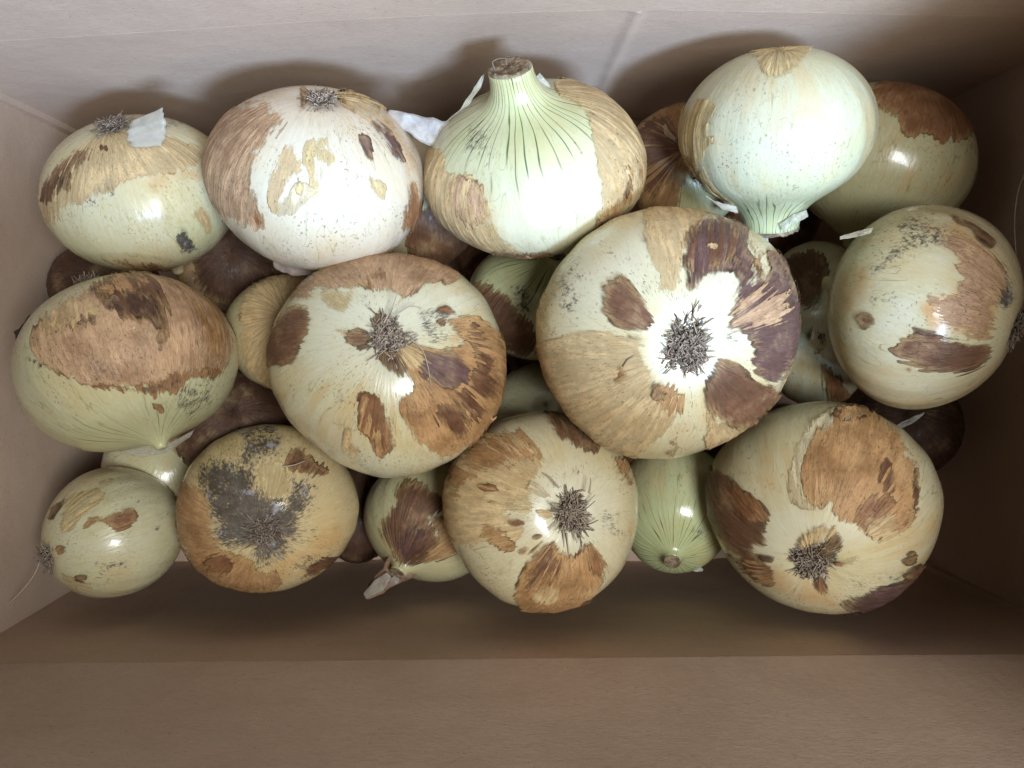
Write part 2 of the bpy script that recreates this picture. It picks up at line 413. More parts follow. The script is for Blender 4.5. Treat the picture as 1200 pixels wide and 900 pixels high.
def flap_angle(base, extra):
    return base, extra
def flap(edge, outdir, length, a0, a1, tw=0.0, n=16):
    """edge(s)->rim point; tilts outdir-ward by a0 at the fold bending to a1 at its end (degrees from upright)"""
    od = np.array(outdir, float)
    def fn(s, t):
        p = np.array(edge(s), float); d = 0.0; z = 0.0
        for k in range(12):
            tt = t * (k + 0.5) / 12; a = math.radians(a0 + (a1 - a0) * tt + tw * (s - 0.5) * (0.3 + tt))
            d += math.sin(a) * length * t / 12; z += math.cos(a) * length * t / 12
        return p + od * d + np.array([0, 0, z + 0.0002])
    def out(s, t):
        a = math.radians(a0 + (a1 - a0) * t); return od * math.cos(a) - np.array([0, 0, math.sin(a)])
    return fn, out
def crease(edge, outdir):
    """crushed fold line along the rim"""
    V = []; Fc = []; od = np.array(outdir, float); n = 80; k = 8; r = 0.00028
    for i in range(n):
        p = np.array(edge(i / (n - 1)), float)
        for j in range(k):
            a = j / k * 2 * math.pi
            rr = r * (1 + 0.18 * math.sin(i * 1.7) * math.sin(i * 0.37))
            V.append(p + od * (0.0003 + math.cos(a) * rr) + np.array([0, 0, math.sin(a) * rr]))
    for i in range(n - 1):
        for j in range(k):
            Fc.append((i * k + j, i * k + (j + 1) % k, (i + 1) * k + (j + 1) % k, (i + 1) * k + j))
    mesh_obj('fold_crease', np.array(V) - BO, Fc, M_CARD, box)
e_far = lambda s: far_fn(s, 0)
e_near = lambda s: near_fn(1 - s, 0)
e_left = lambda s: left_fn(s, 0)
e_right = lambda s: right_fn(1 - s, 0)
FL = {0: 0.115, 1: 0.27, 2: 0.115, 3: 0.21}  # near and right flaps lengthened out of view to block the lamps
for fi, (e, od, a0, a1, tw) in enumerate(((e_far, (0, 1, 0), -1, -3, 0), (e_near, (0, -1, 0), 4, -2, -26),
                          (e_left, (-1, 0, 0), 95, 110, 0), (e_right, (1, 0, 0), -16, -16, 0))):
    fn, out = flap(e, od, FL[fi], a0, a1, tw); panel('flap', fn, 40, 16, TH, out)
    if fi != 1: crease(e, od)
# glued corner joints: a narrow raised strip of board beside two of the upright edges
panel('corner_joint', lambda s, t: (lambda p: (p[0], p[1] + 0.0026, p[2] - .001))(near_fn(0.986 + 0.013 * s, t)), 5, 10, 0.003, lambda s, t: (0, -1, 0))
panel('corner_joint', lambda s, t: (lambda p: (p[0], p[1] - 0.0026, p[2] - .001))(far_fn(0.002 + 0.014 * s, t)), 5, 10, 0.003, lambda s, t: (0, 1, 0))

# ------------------------------------------------------------------ onions
GROUP = 'onions packed in the cardboard box'
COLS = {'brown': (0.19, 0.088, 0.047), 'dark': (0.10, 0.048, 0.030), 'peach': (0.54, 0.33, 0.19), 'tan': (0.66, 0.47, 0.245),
        'yellow': (0.64, 0.50, 0.26), 'purple': (0.15, 0.078, 0.068), 'orange': (0.50, 0.275, 0.12), 'pale': (0.64, 0.55, 0.37),
        'rust': (0.30, 0.135, 0.060)}
FRAY = {'peach': 0.75, 'tan': 0.6, 'yellow': 0.6, 'pale': 0.35, 'brown': 0.55, 'rust': 0.5, 'orange': 0.65, 'purple': 0.7, 'dark': 0.6}
THIN = {'tan', 'yellow', 'pale'}

def Z(x0, y0, k, pts): return [(x0 + x / k, y0 + y / k) for x, y in pts]

def chaikin(p, n=2):
    p = np.array(p, float)
    for _ in range(n):
        r = np.roll(p, -1, 0); p = np.stack([p * 0.75 + r * 0.25, p * 0.25 + r * 0.75], 1).reshape(-1, 2)
    return p

ALL = []
class Onion:
    def __init__(s, name, bbox, depth, pole, kind, sign, c=0.8, neck=(2.5, 1.05, 0.06), hi=True, seed=0, shoulder=0.9, waist=0.5, tint=(0.66, 0.61, 0.37)):
        s.name = name; s.k1 = shoulder; s.k2 = waist; s.low = False; ALL.append(s); s.bbox = np.array(bbox, float); s.c = c; s.T0, s.L, s.rn = neck
        s.L *= 1.0; s.seed = seed; s.tint = tint; s.hi = hi
        rg = random.Random(seed); s.ph = [rg.uniform(0, 6.28) for _ in range(6)]; s.rg = rg
        cx, cy = (bbox[0] + bbox[2]) / 2, (bbox[1] + bbox[3]) / 2
        s.C = at(cx, cy, H - depth); w = CAM - s.C; w /= np.linalg.norm(w)
        u = np.cross([0, 1, 0], w); u /= np.linalg.norm(u); v = np.cross(w, u)
        s.Fr = np.stack([u, v, w])
        r0 = (bbox[2] - bbox[0]) / 2 * depth / FPX
        s.S = np.array([r0, r0, r0]); s.ax = np.array([0.0, 0.3]); s.sign = sign
        U, T = np.meshgrid(np.linspace(0, 2 * np.pi, 60, endpoint=False), np.linspace(0.02, s.T0 + 0.12 * (s.rn > .1) + .6 * (s.rn <= .1), 40), indexing='ij')
        for it in range(40):
            P = s.pos(U.ravel(), T.ravel()); q = proj(P)
            lo, hi_ = q.min(0), q.max(0)
            b = s.bbox
            dx = (b[0] + b[2] - lo[0] - hi_[0]) / 2; dy = (b[1] + b[3] - lo[1] - hi_[1]) / 2
            dd = (CAM - s.C) @ s.Fr[2]
            s.C = s.C + s.Fr[0] * dx * dd / FPX * 0.8 - s.Fr[1] * dy * dd / FPX * 0.8
            fx = (b[2] - b[0]) / (hi_[0] - lo[0]); fy = (b[3] - b[1]) / (hi_[1] - lo[1])
            s.S[0] *= fx ** 0.8; s.S[1] *= fy ** 0.8; s.S[2] = 0.5 * (s.S[0] + s.S[1])
            if pole is not None:
                t = 0.001 if kind == 'root' else np.pi - 0.001
                pp = proj(s.pos(np.array([0.0]), np.array([t])))[0]
                k = (1 if kind == 'root' else -1) * 0.5 / (s.c if kind == 'root' else s.L)
                s.ax[0] += k * (pole[0] - pp[0]) / ((b[2] - b[0]) / 2); s.ax[1] -= k * (pole[1] - pp[1]) / ((b[3] - b[1]) / 2)
                n = np.linalg.norm(s.ax)
                if n > 0.985: s.ax *= 0.985 / n
        s.ctr = (s.bbox[:2] + s.bbox[2:]) / 2; s.hw = (s.bbox[2:] - s.bbox[:2]) / 2

    def pos(s, U, T):
        T = np.clip(T, 0, np.pi)
        rho = np.sin(T); z = np.cos(T) * s.c
        z = z - 0.055 * np.exp(-(T / 0.20) ** 2)
        m = T > s.T0
        if m.any():
            f = (T[m] - s.T0) / (np.pi - s.T0)
            P0 = np.array([math.sin(s.T0), math.cos(s.T0) * s.c]); tg = np.array([math.cos(s.T0), -math.sin(s.T0) * s.c])
            P3 = np.array([s.rn, -s.L]); gap = abs(P3[1] - P0[1]); P1 = P0 + tg * (gap * s.k1); P1[0] = max(P1[0], s.rn); P2 = P3 + np.array([0, gap * s.k2])
            g = np.clip(f / 0.95, 0, 1)[:, None]
            B = (1 - g) ** 3 * P0 + 3 * (1 - g) ** 2 * g * P1 + 3 * (1 - g) * g * g * P2 + g ** 3 * P3
            cap = np.clip((f - 0.95) / 0.05, 0, 1)
            rho = rho.copy(); z = z.copy()
            rho[m] = B[:, 0] * (1 - cap); z[m] = B[:, 1]
        lump = 1 + np.sin(T) ** 1 * (0.020 * np.cos(2 * U + s.ph[0]) + 0.015 * np.cos(3 * U + s.ph[1]) + 0.008 * np.cos(5 * U + s.ph[2])) \
            + 0.010 * np.sin(3 * T + s.ph[3]) * np.sin(T) * np.cos(U + s.ph[4])
        # shallow ribs that follow the meridians
        lump = lump + 0.0034 * np.sin(T) * np.sin(17 * U + 2 * np.sin(3 * U + s.ph[5])) * np.sin(T)
        x = rho * lump * np.cos(U); y = rho * lump * np.sin(U)
        a = np.array([s.ax[0], s.ax[1], s.sign * math.sqrt(max(0, 1 - s.ax @ s.ax))])
        h = np.array([1.0, 0, 0]) if abs(a[0]) < 0.7 else np.array([0, 1.0, 0])
        xl = h - a * (h @ a); xl /= np.linalg.norm(xl); yl = np.cross(a, xl)
        q = x[:, None] * xl + y[:, None] * yl + z[:, None] * a
        return s.C + (q * s.S) @ s.Fr

    def grid(s, nu, nt):
        u = np.linspace(0, 2 * np.pi, nu, endpoint=False)
        t = np.linspace(0, np.pi, nt)
        U, T = np.meshgrid(u, t, indexing='ij'); U = U.ravel(); T = T.ravel()
        P = s.pos(U, T); e = 2e-3
        Te = np.clip(T, 0.01, np.pi - 0.01)
        du = s.pos(U + e, Te) - s.pos(U - e, Te); dt = s.pos(U, Te + e) - s.pos(U, Te - e)
        n = np.cross(dt, du); n /= np.maximum(np.linalg.norm(n, axis=1), 1e-12)[:, None]
        flip = ((n * (P - s.C)).sum(1) < 0); n[flip] *= -1
        return U, T, P, n

    def flat(s, P, n):
        """pixel-like chart of the side that faces the camera, continued round the back"""
        q = proj(P); e = (q - s.ctr) / s.hw; r = np.linalg.norm(e, axis=1)
        back = (n * (CAM - P)).sum(1) < 0
        rr = np.where(back, np.maximum(2 - r, 1.0), r)
        return s.ctr + (e / np.maximum(r, 1e-6)[:, None]) * rr[:, None] * s.hw, back

    def mer(s, U, T):
        return np.stack([np.cos(U), np.sin(U), T * 0.22], 1)

    def build(s, label, paint=(), flakes=(), green=None, roots=None, part_label=None):
        base = s.C.copy(); nu, nt = (220, 124) if s.hi else ((130, 72) if s.low is False else (56, 32))
        U, T, P, n = s.grid(nu, nt)
        base[2] = P[:, 2].min()
        s.base = base
        e = empty('onion', base, label, 'onion', GROUP); s.e = e
        faces = []
        I = np.arange(nu)[:, None]; J = np.arange(nt - 1)[None]
        a = (I * nt + J).ravel(); b = (((I + 1) % nu) * nt + J).ravel()
        faces = np.stack([a, a + 1, b + 1, b], 1)
        pos_ = e.matrix_world
        o = mesh_obj('bulb', P - base, faces.tolist(), M_BULB, e)
        o.color = (*s.tint, 1)
        attr(o, 'mer', 'FLOAT_VECTOR', s.mer(U, T))
        q, back = s.flat(P, n)
        nz = fbm(P / 0.006, s.seed + 5) * 4 + fbm(s.mer(U, T) * np.array([14, 14, 22.]), s.seed + 9) * 4
        ch = np.zeros((len(P), 4))
        bk = np.linalg.norm((q - s.ctr) / s.hw, axis=1)
        # the side away from the photograph: patches of the same ochre
        ch[:, 0] = np.clip((bk - 1.25) * 5, 0, 1) * np.clip(fbm(P / 0.022, s.seed + 31) * 1.6 + 0.2, 0, 1)
        for kind, amt, soft, poly in paint:
            k = {'stain': 0, 'dirt': 1, 'green': 2, 'white': 3}[kind]
            d = poly_sd(q, poly) + nz * min(1, soft / 6)
            x = np.clip(0.5 - d / (2 * soft), 0, 1); x = x * x * (3 - 2 * x)
            ch[:, k] = np.maximum(ch[:, k], amt * x)
        if green is not None:
            t0, t1, amt = green
            x = np.clip((T - t0) / (t1 - t0), 0, 1); ch[:, 2] = np.maximum(ch[:, 2], amt * x * (0.75 + 0.5 * fbm(s.mer(U, T) * 5, s.seed)))
        ch[:, 0] *= 1 - np.clip(ch[:, 2] * 2, 0, 1)
        # dry brown at the pole itself
        ch[:, 1] = np.maximum(ch[:, 1], 0.75 * np.clip(1 - T / 0.13, 0, 1))
        attr(o, 'paint', 'FLOAT_COLOR', ch)
        s.flakes(flakes, e, base)
        if roots: s.roots(e, base, **roots)
        if s.rn > 0.1:
            s.stub(e, base)
        return e

    def flakes(s, flakes, e, base):
        if not flakes: return
        nu, nt = (600, 320) if s.hi else ((320, 170) if not s.low else (96, 52))
        U, T, P, n = s.grid(nu, nt); q, back = s.flat(P, n); mer = s.mer(U, T)
        for k, fk in enumerate(flakes):
            kind, poly = fk[0], chaikin(fk[1]); opt = fk[2] if len(fk) > 2 else {}
            rag = opt.get('rag', 2.6); 
            lo = poly.min(0) - 14; hi = poly.max(0) + 14
            sel = ((q > lo) & (q < hi)).all(1)
            sd = np.full(len(P), 99.0); ids = np.where(sel)[0]
            if len(ids) < 6: continue
            d = poly_sd(q[ids], poly)
            pn = P[ids]
            d = d + rag * (0.8 * fbm(pn / 0.0026, s.seed * 7 + k, 4) + 2.6 * fbm(mer[ids] * np.array([34, 34, 3.0]), s.seed * 3 + k, 3) + 0.8 * vnoise(pn / 0.009, s.seed + k))
            sd[ids] = d
            G = sd.reshape(nu, nt)
            q4 = np.stack([G[:, :-1], G[:, 1:], np.roll(G, -1, 0)[:, 1:], np.roll(G, -1, 0)[:, :-1]], -1)
            ii, jj = np.where((q4 < 0).any(-1))
            if len(ii) == 0: continue
            curl = opt.get('curl', 0.00045) * 0.6; lift0 = 0.00014 + 0.00013 * k * 0.5
            wr = np.zeros(len(P)); lf = np.zeros(len(P))
            wr[ids] = 0.00022 * np.clip(0.4 + 1.6 * fbm(mer[ids] * np.array([22, 22, 9.0]), s.seed + k * 5, 2), 0, 1)
            lf[ids] = np.clip(0.35 + 1.2 * fbm(pn / 0.008, s.seed + k * 3, 2), 0, 1.4) + 2.4 * np.clip(2.2 * fbm(pn / 0.013, s.seed + k * 11, 2) - 0.35, 0, 1.2)
            lift = lift0 + wr + curl * np.exp(-np.clip(-sd, 0, 60) / 4.0) * lf
            V = []; E = []; MR = []; vid = {}; F_ = []
            def gv(i):
                if i not in vid:
                    vid[i] = len(V); V.append(P[i] + n[i] * lift[i]); E.append(-sd[i]); MR.append(mer[i])
                return vid[i]
            def cv(i, j):
                key = (min(i, j), max(i, j))
                if key not in vid:
                    i, j = key; t = sd[i] / (sd[i] - sd[j])
                    p = P[i] + (P[j] - P[i]) * t; m_ = n[i] + (n[j] - n[i]) * t; l = lift[i] + (lift[j] - lift[i]) * t
                    vid[key] = len(V); V.append(p + m_ * l); E.append(0.0); MR.append(mer[i] + (mer[j] - mer[i]) * t)
                    vid[(key, 'b')] = len(V); V.append(p - m_ * 0.0003); E.append(-2.0); MR.append(MR[-1])
                return vid[key], vid[(key, 'b')]
            for i, j in zip(ii.tolist(), jj.tolist()):
                i2 = (i + 1) % nu
                idx = (i * nt + j, i * nt + j + 1, i2 * nt + j + 1, i2 * nt + j)
                s4 = [sd[x] for x in idx]
                if max(s4) < 0:
                    F_.append([gv(x) for x in idx]); continue
                pol = []; cr = []
                for a in range(4):
                    x, y = idx[a], idx[(a + 1) % 4]; sx, sy = s4[a], s4[(a + 1) % 4]
                    if sx < 0: pol.append(gv(x))
                    if (sx < 0) != (sy < 0):
                        c = cv(x, y); pol.append(c[0]); cr.append((c, sx < 0))
                if len(pol) >= 3: F_.append(pol)
                if len(cr) == 2:
                    (c1, out1), (c2, _) = cr
                    if not out1: c1, c2 = c2, c1
                    F_.append([c2[0], c1[0], c1[1], c2[1]])
            if len(F_) < 4: continue
            c = np.array(COLS[kind]) * (0.93 + 0.14 * s.rg.random())
            V = np.array(V) - base; MR = np.array(MR); E = np.array(E)
            par = list(range(len(V)))
            def find(x):
                while par[x] != x: par[x] = par[par[x]]; x = par[x]
                return x
            for f in F_:
                r = find(f[0])
                for x in f[1:]: par[find(x)] = r
            comp = {}
            for f in F_: comp.setdefault(find(f[0]), []).append(f)
            for fs in comp.values():                       # every separate scrap is a part of its own
                if len(fs) < 30 and len(comp) > 1: continue
                used = sorted({x for f in fs for x in f}); mp = {x: i for i, x in enumerate(used)}
                o = mesh_obj('dry_skin', V[used], [[mp[x] for x in f] for f in fs], M_THIN if kind in THIN else M_SKIN, e)
                o.color = (*c, opt.get('fray', FRAY.get(kind, 0.45)))
                attr(o, 'mer', 'FLOAT_VECTOR', MR[used]); attr(o, 'edge', 'FLOAT', E[used])

    def frame_at(s, t):
        u = np.linspace(0, 2 * np.pi, 24, endpoint=False)
        ring = s.pos(u, np.full(24, t)); c = ring.mean(0)
        p = s.pos(np.array([0.0]), np.array([0.0 if t < 1.5 else np.pi]))[0]
        a = (c - s.pos(u, np.full(24, t + (0.1 if t < 1.5 else -0.02))).mean(0)); a /= np.linalg.norm(a)
        return p, a, ring

    def roots(s, e, base, px=28, n=110, length=None, lean=0.5, tone=(0.25, 1.0)):
        """tuft of dried root stubs"""
        dd = (CAM - s.C) @ s.Fr[2]; R = px * dd / FPX
        p, a, _ = s.frame_at(0.25); rg = random.Random(s.seed * 5 + 1)
        h = np.array([1.0, 0, 0]) if abs(a[0]) < 0.7 else np.array([0, 1.0, 0])
        xl = h - a * (h @ a); xl /= np.linalg.norm(xl); yl = np.cross(a, xl)
        V = []; F_ = []; tn = []
        # root plate: low dark dome
        nu_, nr = 20, 5
        for i in range(nr + 1):
            f = i / nr
            for j in range(nu_):
                g = j / nu_ * 2 * math.pi; rr = R * 0.62 * f * (1 + 0.15 * math.sin(3 * g + s.ph[0]))
                V.append(p + xl * rr * math.cos(g) + yl * rr * math.sin(g) + a * (R * 0.16 * (1 - f * f) - 0.0012 * f)); tn.append(0.05 + 0.1 * rg.random())
        for i in range(nr):
            for j in range(nu_):
                F_.append([i * nu_ + j, i * nu_ + (j + 1) % nu_, (i + 1) * nu_ + (j + 1) % nu_, (i + 1) * nu_ + j])
        L0 = (length or R * 0.6) * 0.62; R *= 0.84; lean *= 0.34; n = int(n * 1.9)
        for k in range(n):
            g = rg.uniform(0, 6.283); f = math.sqrt(rg.random()) * (1 + 0.22 * math.sin(2 * g + s.ph[1]) + 0.15 * math.sin(3 * g + s.ph[2])); rr = R * 0.66 * f
            d0 = xl * math.cos(g) + yl * math.sin(g)
            st = p + d0 * rr + a * (R * 0.10 * (1 - f * f))
            out = lean * (0.25 + 1.5 * f * f) + rg.uniform(-.2, .3)
            jit = xl * rg.uniform(-.6, .6) + yl * rg.uniform(-.6, .6)
            d = a + d0 * out + jit * 0.8; d /= np.linalg.norm(d)
            ln = L0 * rg.uniform(0.45, 1.15); r = 0.00030 * rg.uniform(0.7, 1.4); seg = 4
            bend = (xl * rg.uniform(-1, 1) + yl * rg.uniform(-1, 1)) * 1.7 - a * rg.uniform(0, 1.1)
            t0 = rg.uniform(*tone); b0 = len(V)
            for q in range(seg + 1):
                x = q / seg; c = st + d * ln * x + bend * ln * x * x * 0.45
                dr = d + bend * x * 0.9; dr /= np.linalg.norm(dr)
                sx = np.cross(dr, a if abs(dr @ a) < .95 else xl); sx /= np.linalg.norm(sx); sy = np.cross(dr, sx)
                w = r * (1 - 0.45 * x)
                for m_ in range(4):
                    an = m_ * math.pi / 2; V.append(c + sx * w * math.cos(an) + sy * w * math.sin(an)); tn.append(min(1, t0 * (0.40 + 0.9 * x)))
            for q in range(seg):
                for m_ in range(4):
                    F_.append([b0 + q * 4 + m_, b0 + q * 4 + (m_ + 1) % 4, b0 + q * 4 + 4 + (m_ + 1) % 4, b0 + q * 4 + 4 + m_])
            F_.append([b0 + seg * 4 + m_ for m_ in range(4)])
        o = mesh_obj('root_tuft', np.array(V) - base, F_, M_ROOT, e); o['kind'] = 'stuff'
        attr(o, 'tone', 'FLOAT', np.array(tn))

    def stub(s, e, base):
        """dried cut end of the neck: a low rough disc with a raised torn rim"""
        t = s.T0 + (np.pi - s.T0) * 0.95
        u = np.linspace(0, 2 * np.pi, 40, endpoint=False)
        ring = s.pos(u, np.full(40, t)); c = ring.mean(0)
        a = c - s.pos(u, np.full(40, s.T0 + 0.1)).mean(0); a /= np.linalg.norm(a)
        R = np.linalg.norm(ring - c, axis=1).mean(); rg = random.Random(s.seed)
        prof = [(0.97, -0.05), (0.99, 0.0), (0.97, 0.06), (0.90, 0.09), (0.82, 0.10), (0.70, 0.05), (0.5, 0.10), (0.3, 0.06), (0.12, 0.1)]
        V = []; F_ = []
        for i, (fr_, hh) in enumerate(prof):
            for j in range(40):
                jt = 1 + 0.02 * math.sin(j * 1.3 + i) + rg.uniform(-.015, .015)
                V.append(c + (ring[j] - c) * fr_ * jt + a * R * (hh + (rg.uniform(-.03, .05) if 0 < i else 0)))
        for i in range(len(prof) - 1):
            for j in range(40):
                F_.append([i * 40 + j, i * 40 + (j + 1) % 40, (i + 1) * 40 + (j + 1) % 40, (i + 1) * 40 + j])
        F_.append([(len(prof) - 1) * 40 + j for j in range(40)])
        mesh_obj('cut_stem', np.array(V) - base, F_, M_CRUST, e)

def strip(on, name, pts, mat, color, thick=0.00018, crinkle=0.0006, label=None):
    """loose papery strip: pts = [(point, half width vector)]"""
    e, base = on.e, on.base
    C_ = np.array([p for p, w in pts]); Wd = np.array([w for p, w in pts])
    n = 26; m_ = 9; t = np.linspace(0, 1, n); k = np.linspace(0, 1, len(pts))
    c = np.stack([np.interp(t, k, C_[:, i]) for i in range(3)], 1); w = np.stack([np.interp(t, k, Wd[:, i]) for i in range(3)], 1)
    tg = np.gradient(c, axis=0); nn = np.cross(tg, w); nn /= np.maximum(np.linalg.norm(nn, axis=1), 1e-9)[:, None]
    V = []; 
    for i in range(n):
        for j in range(m_):
            f = j / (m_ - 1) * 2 - 1
            ragged = 1 + 0.10 * vnoise(np.array([[i * 0.45, np.sign(f) * 3, on.seed]]), 3)[0] + 0.03 * vnoise(np.array([[i * 1.1, np.sign(f) * 5, on.seed]]), 8)[0]
            h = 0.6 * crinkle * vnoise(np.array([[i * 0.30, j * 0.5, on.seed * 3.1]]), 5)[0]
            V.append(c[i] + w[i] * f * ragged + nn[i] * h)
    top = np.array(V); nrm = np.repeat(nn, m_, 0)
    V = np.concatenate([top, top - nrm * thick]); N_ = n * m_; F_ = []
    for i in range(n - 1):
        for j in range(m_ - 1):
            qd = [i * m_ + j, i * m_ + j + 1, (i + 1) * m_ + j + 1, (i + 1) * m_ + j]
            F_.append(qd); F_.append([x + N_ for x in qd[::-1]])
    bd = [i * m_ for i in range(n)] + [(n - 1) * m_ + j for j in range(1, m_)] + [i * m_ + m_ - 1 for i in range(n - 2, -1, -1)] + [j for j in range(m_ - 2, 0, -1)]
    for a, b in zip(bd, bd[1:] + bd[:1]): F_.append([a, b, b + N_, a + N_])
    o = mesh_obj(name, V - base, F_, mat, e); o.color = (*color, 0)
    mr = np.stack([V[:, 0] * 20, V[:, 1] * 20, V[:, 2] * 20], 1); attr(o, 'mer', 'FLOAT_VECTOR', mr); attr(o, 'edge', 'FLOAT', np.full(len(V), 12.0))
    if label: o['label'] = label
    return o

def hair(on, name, pts, r, tone=0.8, parent=None):
    P = np.array(pts, float); n = 24; k = np.linspace(0, 1, len(P)); t = np.linspace(0, 1, n)
    # Catmull-like smoothing by repeated averaging
    c = np.stack([np.interp(t, k, P[:, i]) for i in range(3)], 1)
    for _ in range(6): c[1:-1] = (c[:-2] + 2 * c[1:-1] + c[2:]) / 4
    V = []; F_ = []
    for i in range(n):
        d = c[min(i + 1, n - 1)] - c[max(i - 1, 0)]; d /= np.linalg.norm(d)
        sx = np.cross(d, [0, 0, 1.0]); sx /= max(np.linalg.norm(sx), 1e-6); sy = np.cross(d, sx); w = r * (1 - 0.6 * i / n)
        for m_ in range(5):
            a = m_ / 5 * 2 * math.pi; V.append(c[i] + sx * w * math.cos(a) + sy * w * math.sin(a))
    for i in range(n - 1):
        for m_ in range(5):
            F_.append([i * 5 + m_, i * 5 + (m_ + 1) % 5, i * 5 + 5 + (m_ + 1) % 5, i * 5 + 5 + m_])
    o = mesh_obj(name, np.array(V) - on.base, F_, M_ROOT, on.e); attr(o, 'tone', 'FLOAT', np.full(len(V), tone))
    return o

# --- the upper layer
a1 = Onion('a1', (45, 134, 278, 322), 0.322, (133, 150), 'root', 1, c=0.82, seed=11, tint=(0.620, 0.560, 0.370))
z = lambda p: Z(0, 80, 3.46, p)
a1.build('onion in the far left corner with a white film flake standing on it',
    paint=[('white', .9, 8, z([(330, 400), (380, 350), (490, 370), (500, 410), (460, 470), (400, 530), (310, 520)])),
           ('white', .55, 10, z([(520, 260), (680, 280), (680, 380), (640, 440), (540, 440), (530, 350)])),
           ('dirt', .95, 6, z([(705, 690), (740, 655), (785, 690), (800, 740), (740, 745)])),
           ('dirt', .55, 9, z([(420, 450), (500, 440), (470, 500), (390, 560), (320, 560)])),
           ('dirt', .6, 8, z([(270, 420), (330, 370), (330, 420), (300, 480)])),
           ('dirt', .55, 8, z([(330, 250), (520, 180), (720, 180), (800, 230), (700, 240), (520, 270), (400, 300)])),
           ('dirt', .5, 7, z([(660, 360), (760, 380), (730, 400), (660, 385)])),
           ('green', .55, 18, z([(190, 640), (350, 740), (420, 790), (350, 850), (230, 780), (150, 650)])),
           ('green', .4, 18, z([(700, 620), (870, 600), (900, 700), (800, 780), (720, 740)])),
           ('stain', .5, 14, z([(520, 420), (820, 380), (850, 470), (700, 470), (640, 520), (520, 500)])),
           ('stain', .6, 10, z([(400, 760), (520, 770), (720, 800), (900, 720), (860, 800), (640, 850), (480, 830)]))],
    flakes=[('tan', z([(200, 640), (160, 560), (175, 480), (230, 390), (320, 310), (420, 270), (560, 250), (690, 290), (830, 330), (840, 380), (700, 440), (540, 450), (480, 480), (300, 560), (240, 570), (240, 630)]), {'rag': 3, 'curl': .0002}),
            ('brown', z([(380, 320), (310, 335), (235, 390), (180, 480), (175, 540), (215, 560), (250, 470), (290, 540), (300, 480), (285, 450), (310, 400), (375, 350)])),
            ('dark', z([(220, 440), (285, 420), (290, 470), (235, 520)]), {'rag': 3}),
            ('yellow', z([(575, 452), (612, 452), (642, 478), (620, 497), (598, 480)]), {'rag': 1.5}),
            ('rust', z([(400, 318), (440, 322), (455, 338), (420, 338)]), {'rag': 1.5}),
            ('tan', z([(750, 570), (850, 560), (868, 640), (835, 668), (780, 655)])),
            ('rust', z([(400, 762), (470, 770), (520, 775), (640, 790), (700, 815), (600, 825), (500, 800)]))],
    roots=dict(px=22, n=130, length=0.006, lean=0.8, tone=(0.05, 0.5)))

zc = a1.C[2]
strip(a1, 'skin_flake', [(at(172, 172, zc + .030), np.array([.0058, .0004, 0])), (at(172, 158, zc + .033), np.array([.0070, .0012, .0005])), (at(172, 146, zc + .034), np.array([.0072, .0020, .001])), (at(173, 134, zc + .033), np.array([.0058, .0022, .001]))], M_PAPER, (0.58, 0.54, 0.44), crinkle=.0006)

a2 = Onion('a2', (237, 100, 497, 318), 0.300, (375, 118), 'root', 1, c=0.86, seed=12, tint=(0.660, 0.570, 0.460))
z = lambda p: Z(220, 70, 3.333, p)
a2.build('pale onion in the back row with a large peach skin patch on its left',
    paint=[('white', .6, 22, z([(400, 260), (640, 280), (700, 400), (800, 460), (820, 600), (700, 700), (400, 700), (240, 560), (260, 400)])),
           ('stain', .45, 22, z([(480, 740), (700, 740), (880, 660), (900, 560), (960, 560), (900, 750), (700, 860), (500, 860), (300, 760)])),
           ('dirt', .55, 9, z([(440, 120), (600, 130), (600, 190), (520, 210), (430, 190)])),
           ('dirt', .5, 7, z([(590, 255), (700, 265), (690, 285), (600, 280)])),
           ('stain', .6, 12, z([(780, 180), (850, 250), (900, 380), (900, 480), (850, 440), (800, 330), (740, 240)]))],
    flakes=[('peach', z([(230, 165), (320, 152), (315, 185), (370, 200), (382, 240), (340, 310), (285, 350), (245, 400), (240, 470), (262, 500), (265, 570), (312, 625), (292, 662), (230, 645), (190, 630), (125, 638), (60, 560), (20, 450), (25, 330), (70, 250), (150, 190)]), {'rag': 2.4, 'curl': .0006}),
            ('rust', z([(240, 570), (262, 565), (270, 590), (312, 625), (292, 662), (240, 650), (215, 620)]), {'rag': 2}),
            ('tan', z([(360, 360), (400, 335), (440, 345), (450, 400), (465, 450), (440, 470), (400, 480), (350, 560), (355, 600), (322, 592), (310, 540), (318, 460), (345, 420)])),
            ('yellow', z([(430, 335), (530, 303), (545, 340), (580, 388), (562, 420), (522, 398), (500, 400), (512, 470), (520, 515), (490, 540), (470, 520), (478, 470), (455, 420)])),
            ('pale', z([(470, 470), (510, 530), (388, 628), (330, 592), (360, 560), (420, 490)]), {'rag': 1.6, 'curl': .0007}),
            ('yellow', z([(425, 485), (455, 480), (462, 520), (440, 532), (420, 510)]), {'rag': 1.5}),
            ('purple', z([(668, 300), (700, 290), (722, 330), (715, 402), (690, 380), (682, 340)]), {'rag': 2}),
            ('purple', z([(712, 243), (770, 268), (825, 330), (850, 400), (815, 395), (765, 335), (730, 290)]), {'rag': 4}),
            ('yellow', z([(705, 455), (735, 465), (778, 490), (765, 562), (740, 540), (710, 490)]), {'rag': 1.5}),
            ('rust', z([(900, 520), (930, 600), (880, 670), (822, 672), (832, 610), (858, 550), (850, 480), (890, 470)]), {'rag': 2}),
            ('rust', z([(440, 110), (470, 125), (465, 190), (430, 225), (450, 160)]), {'rag': 1.5}),
            ('tan', z([(520, 110), (640, 130), (760, 200), (740, 225), (640, 200), (600, 160)]), {'rag': 4, 'curl': .0002})],
    roots=dict(px=25, n=120, length=0.0045, lean=1.2, tone=(0.1, 0.9)))
q = at(225 + 320 / 3.333, 312, a2.C[2])
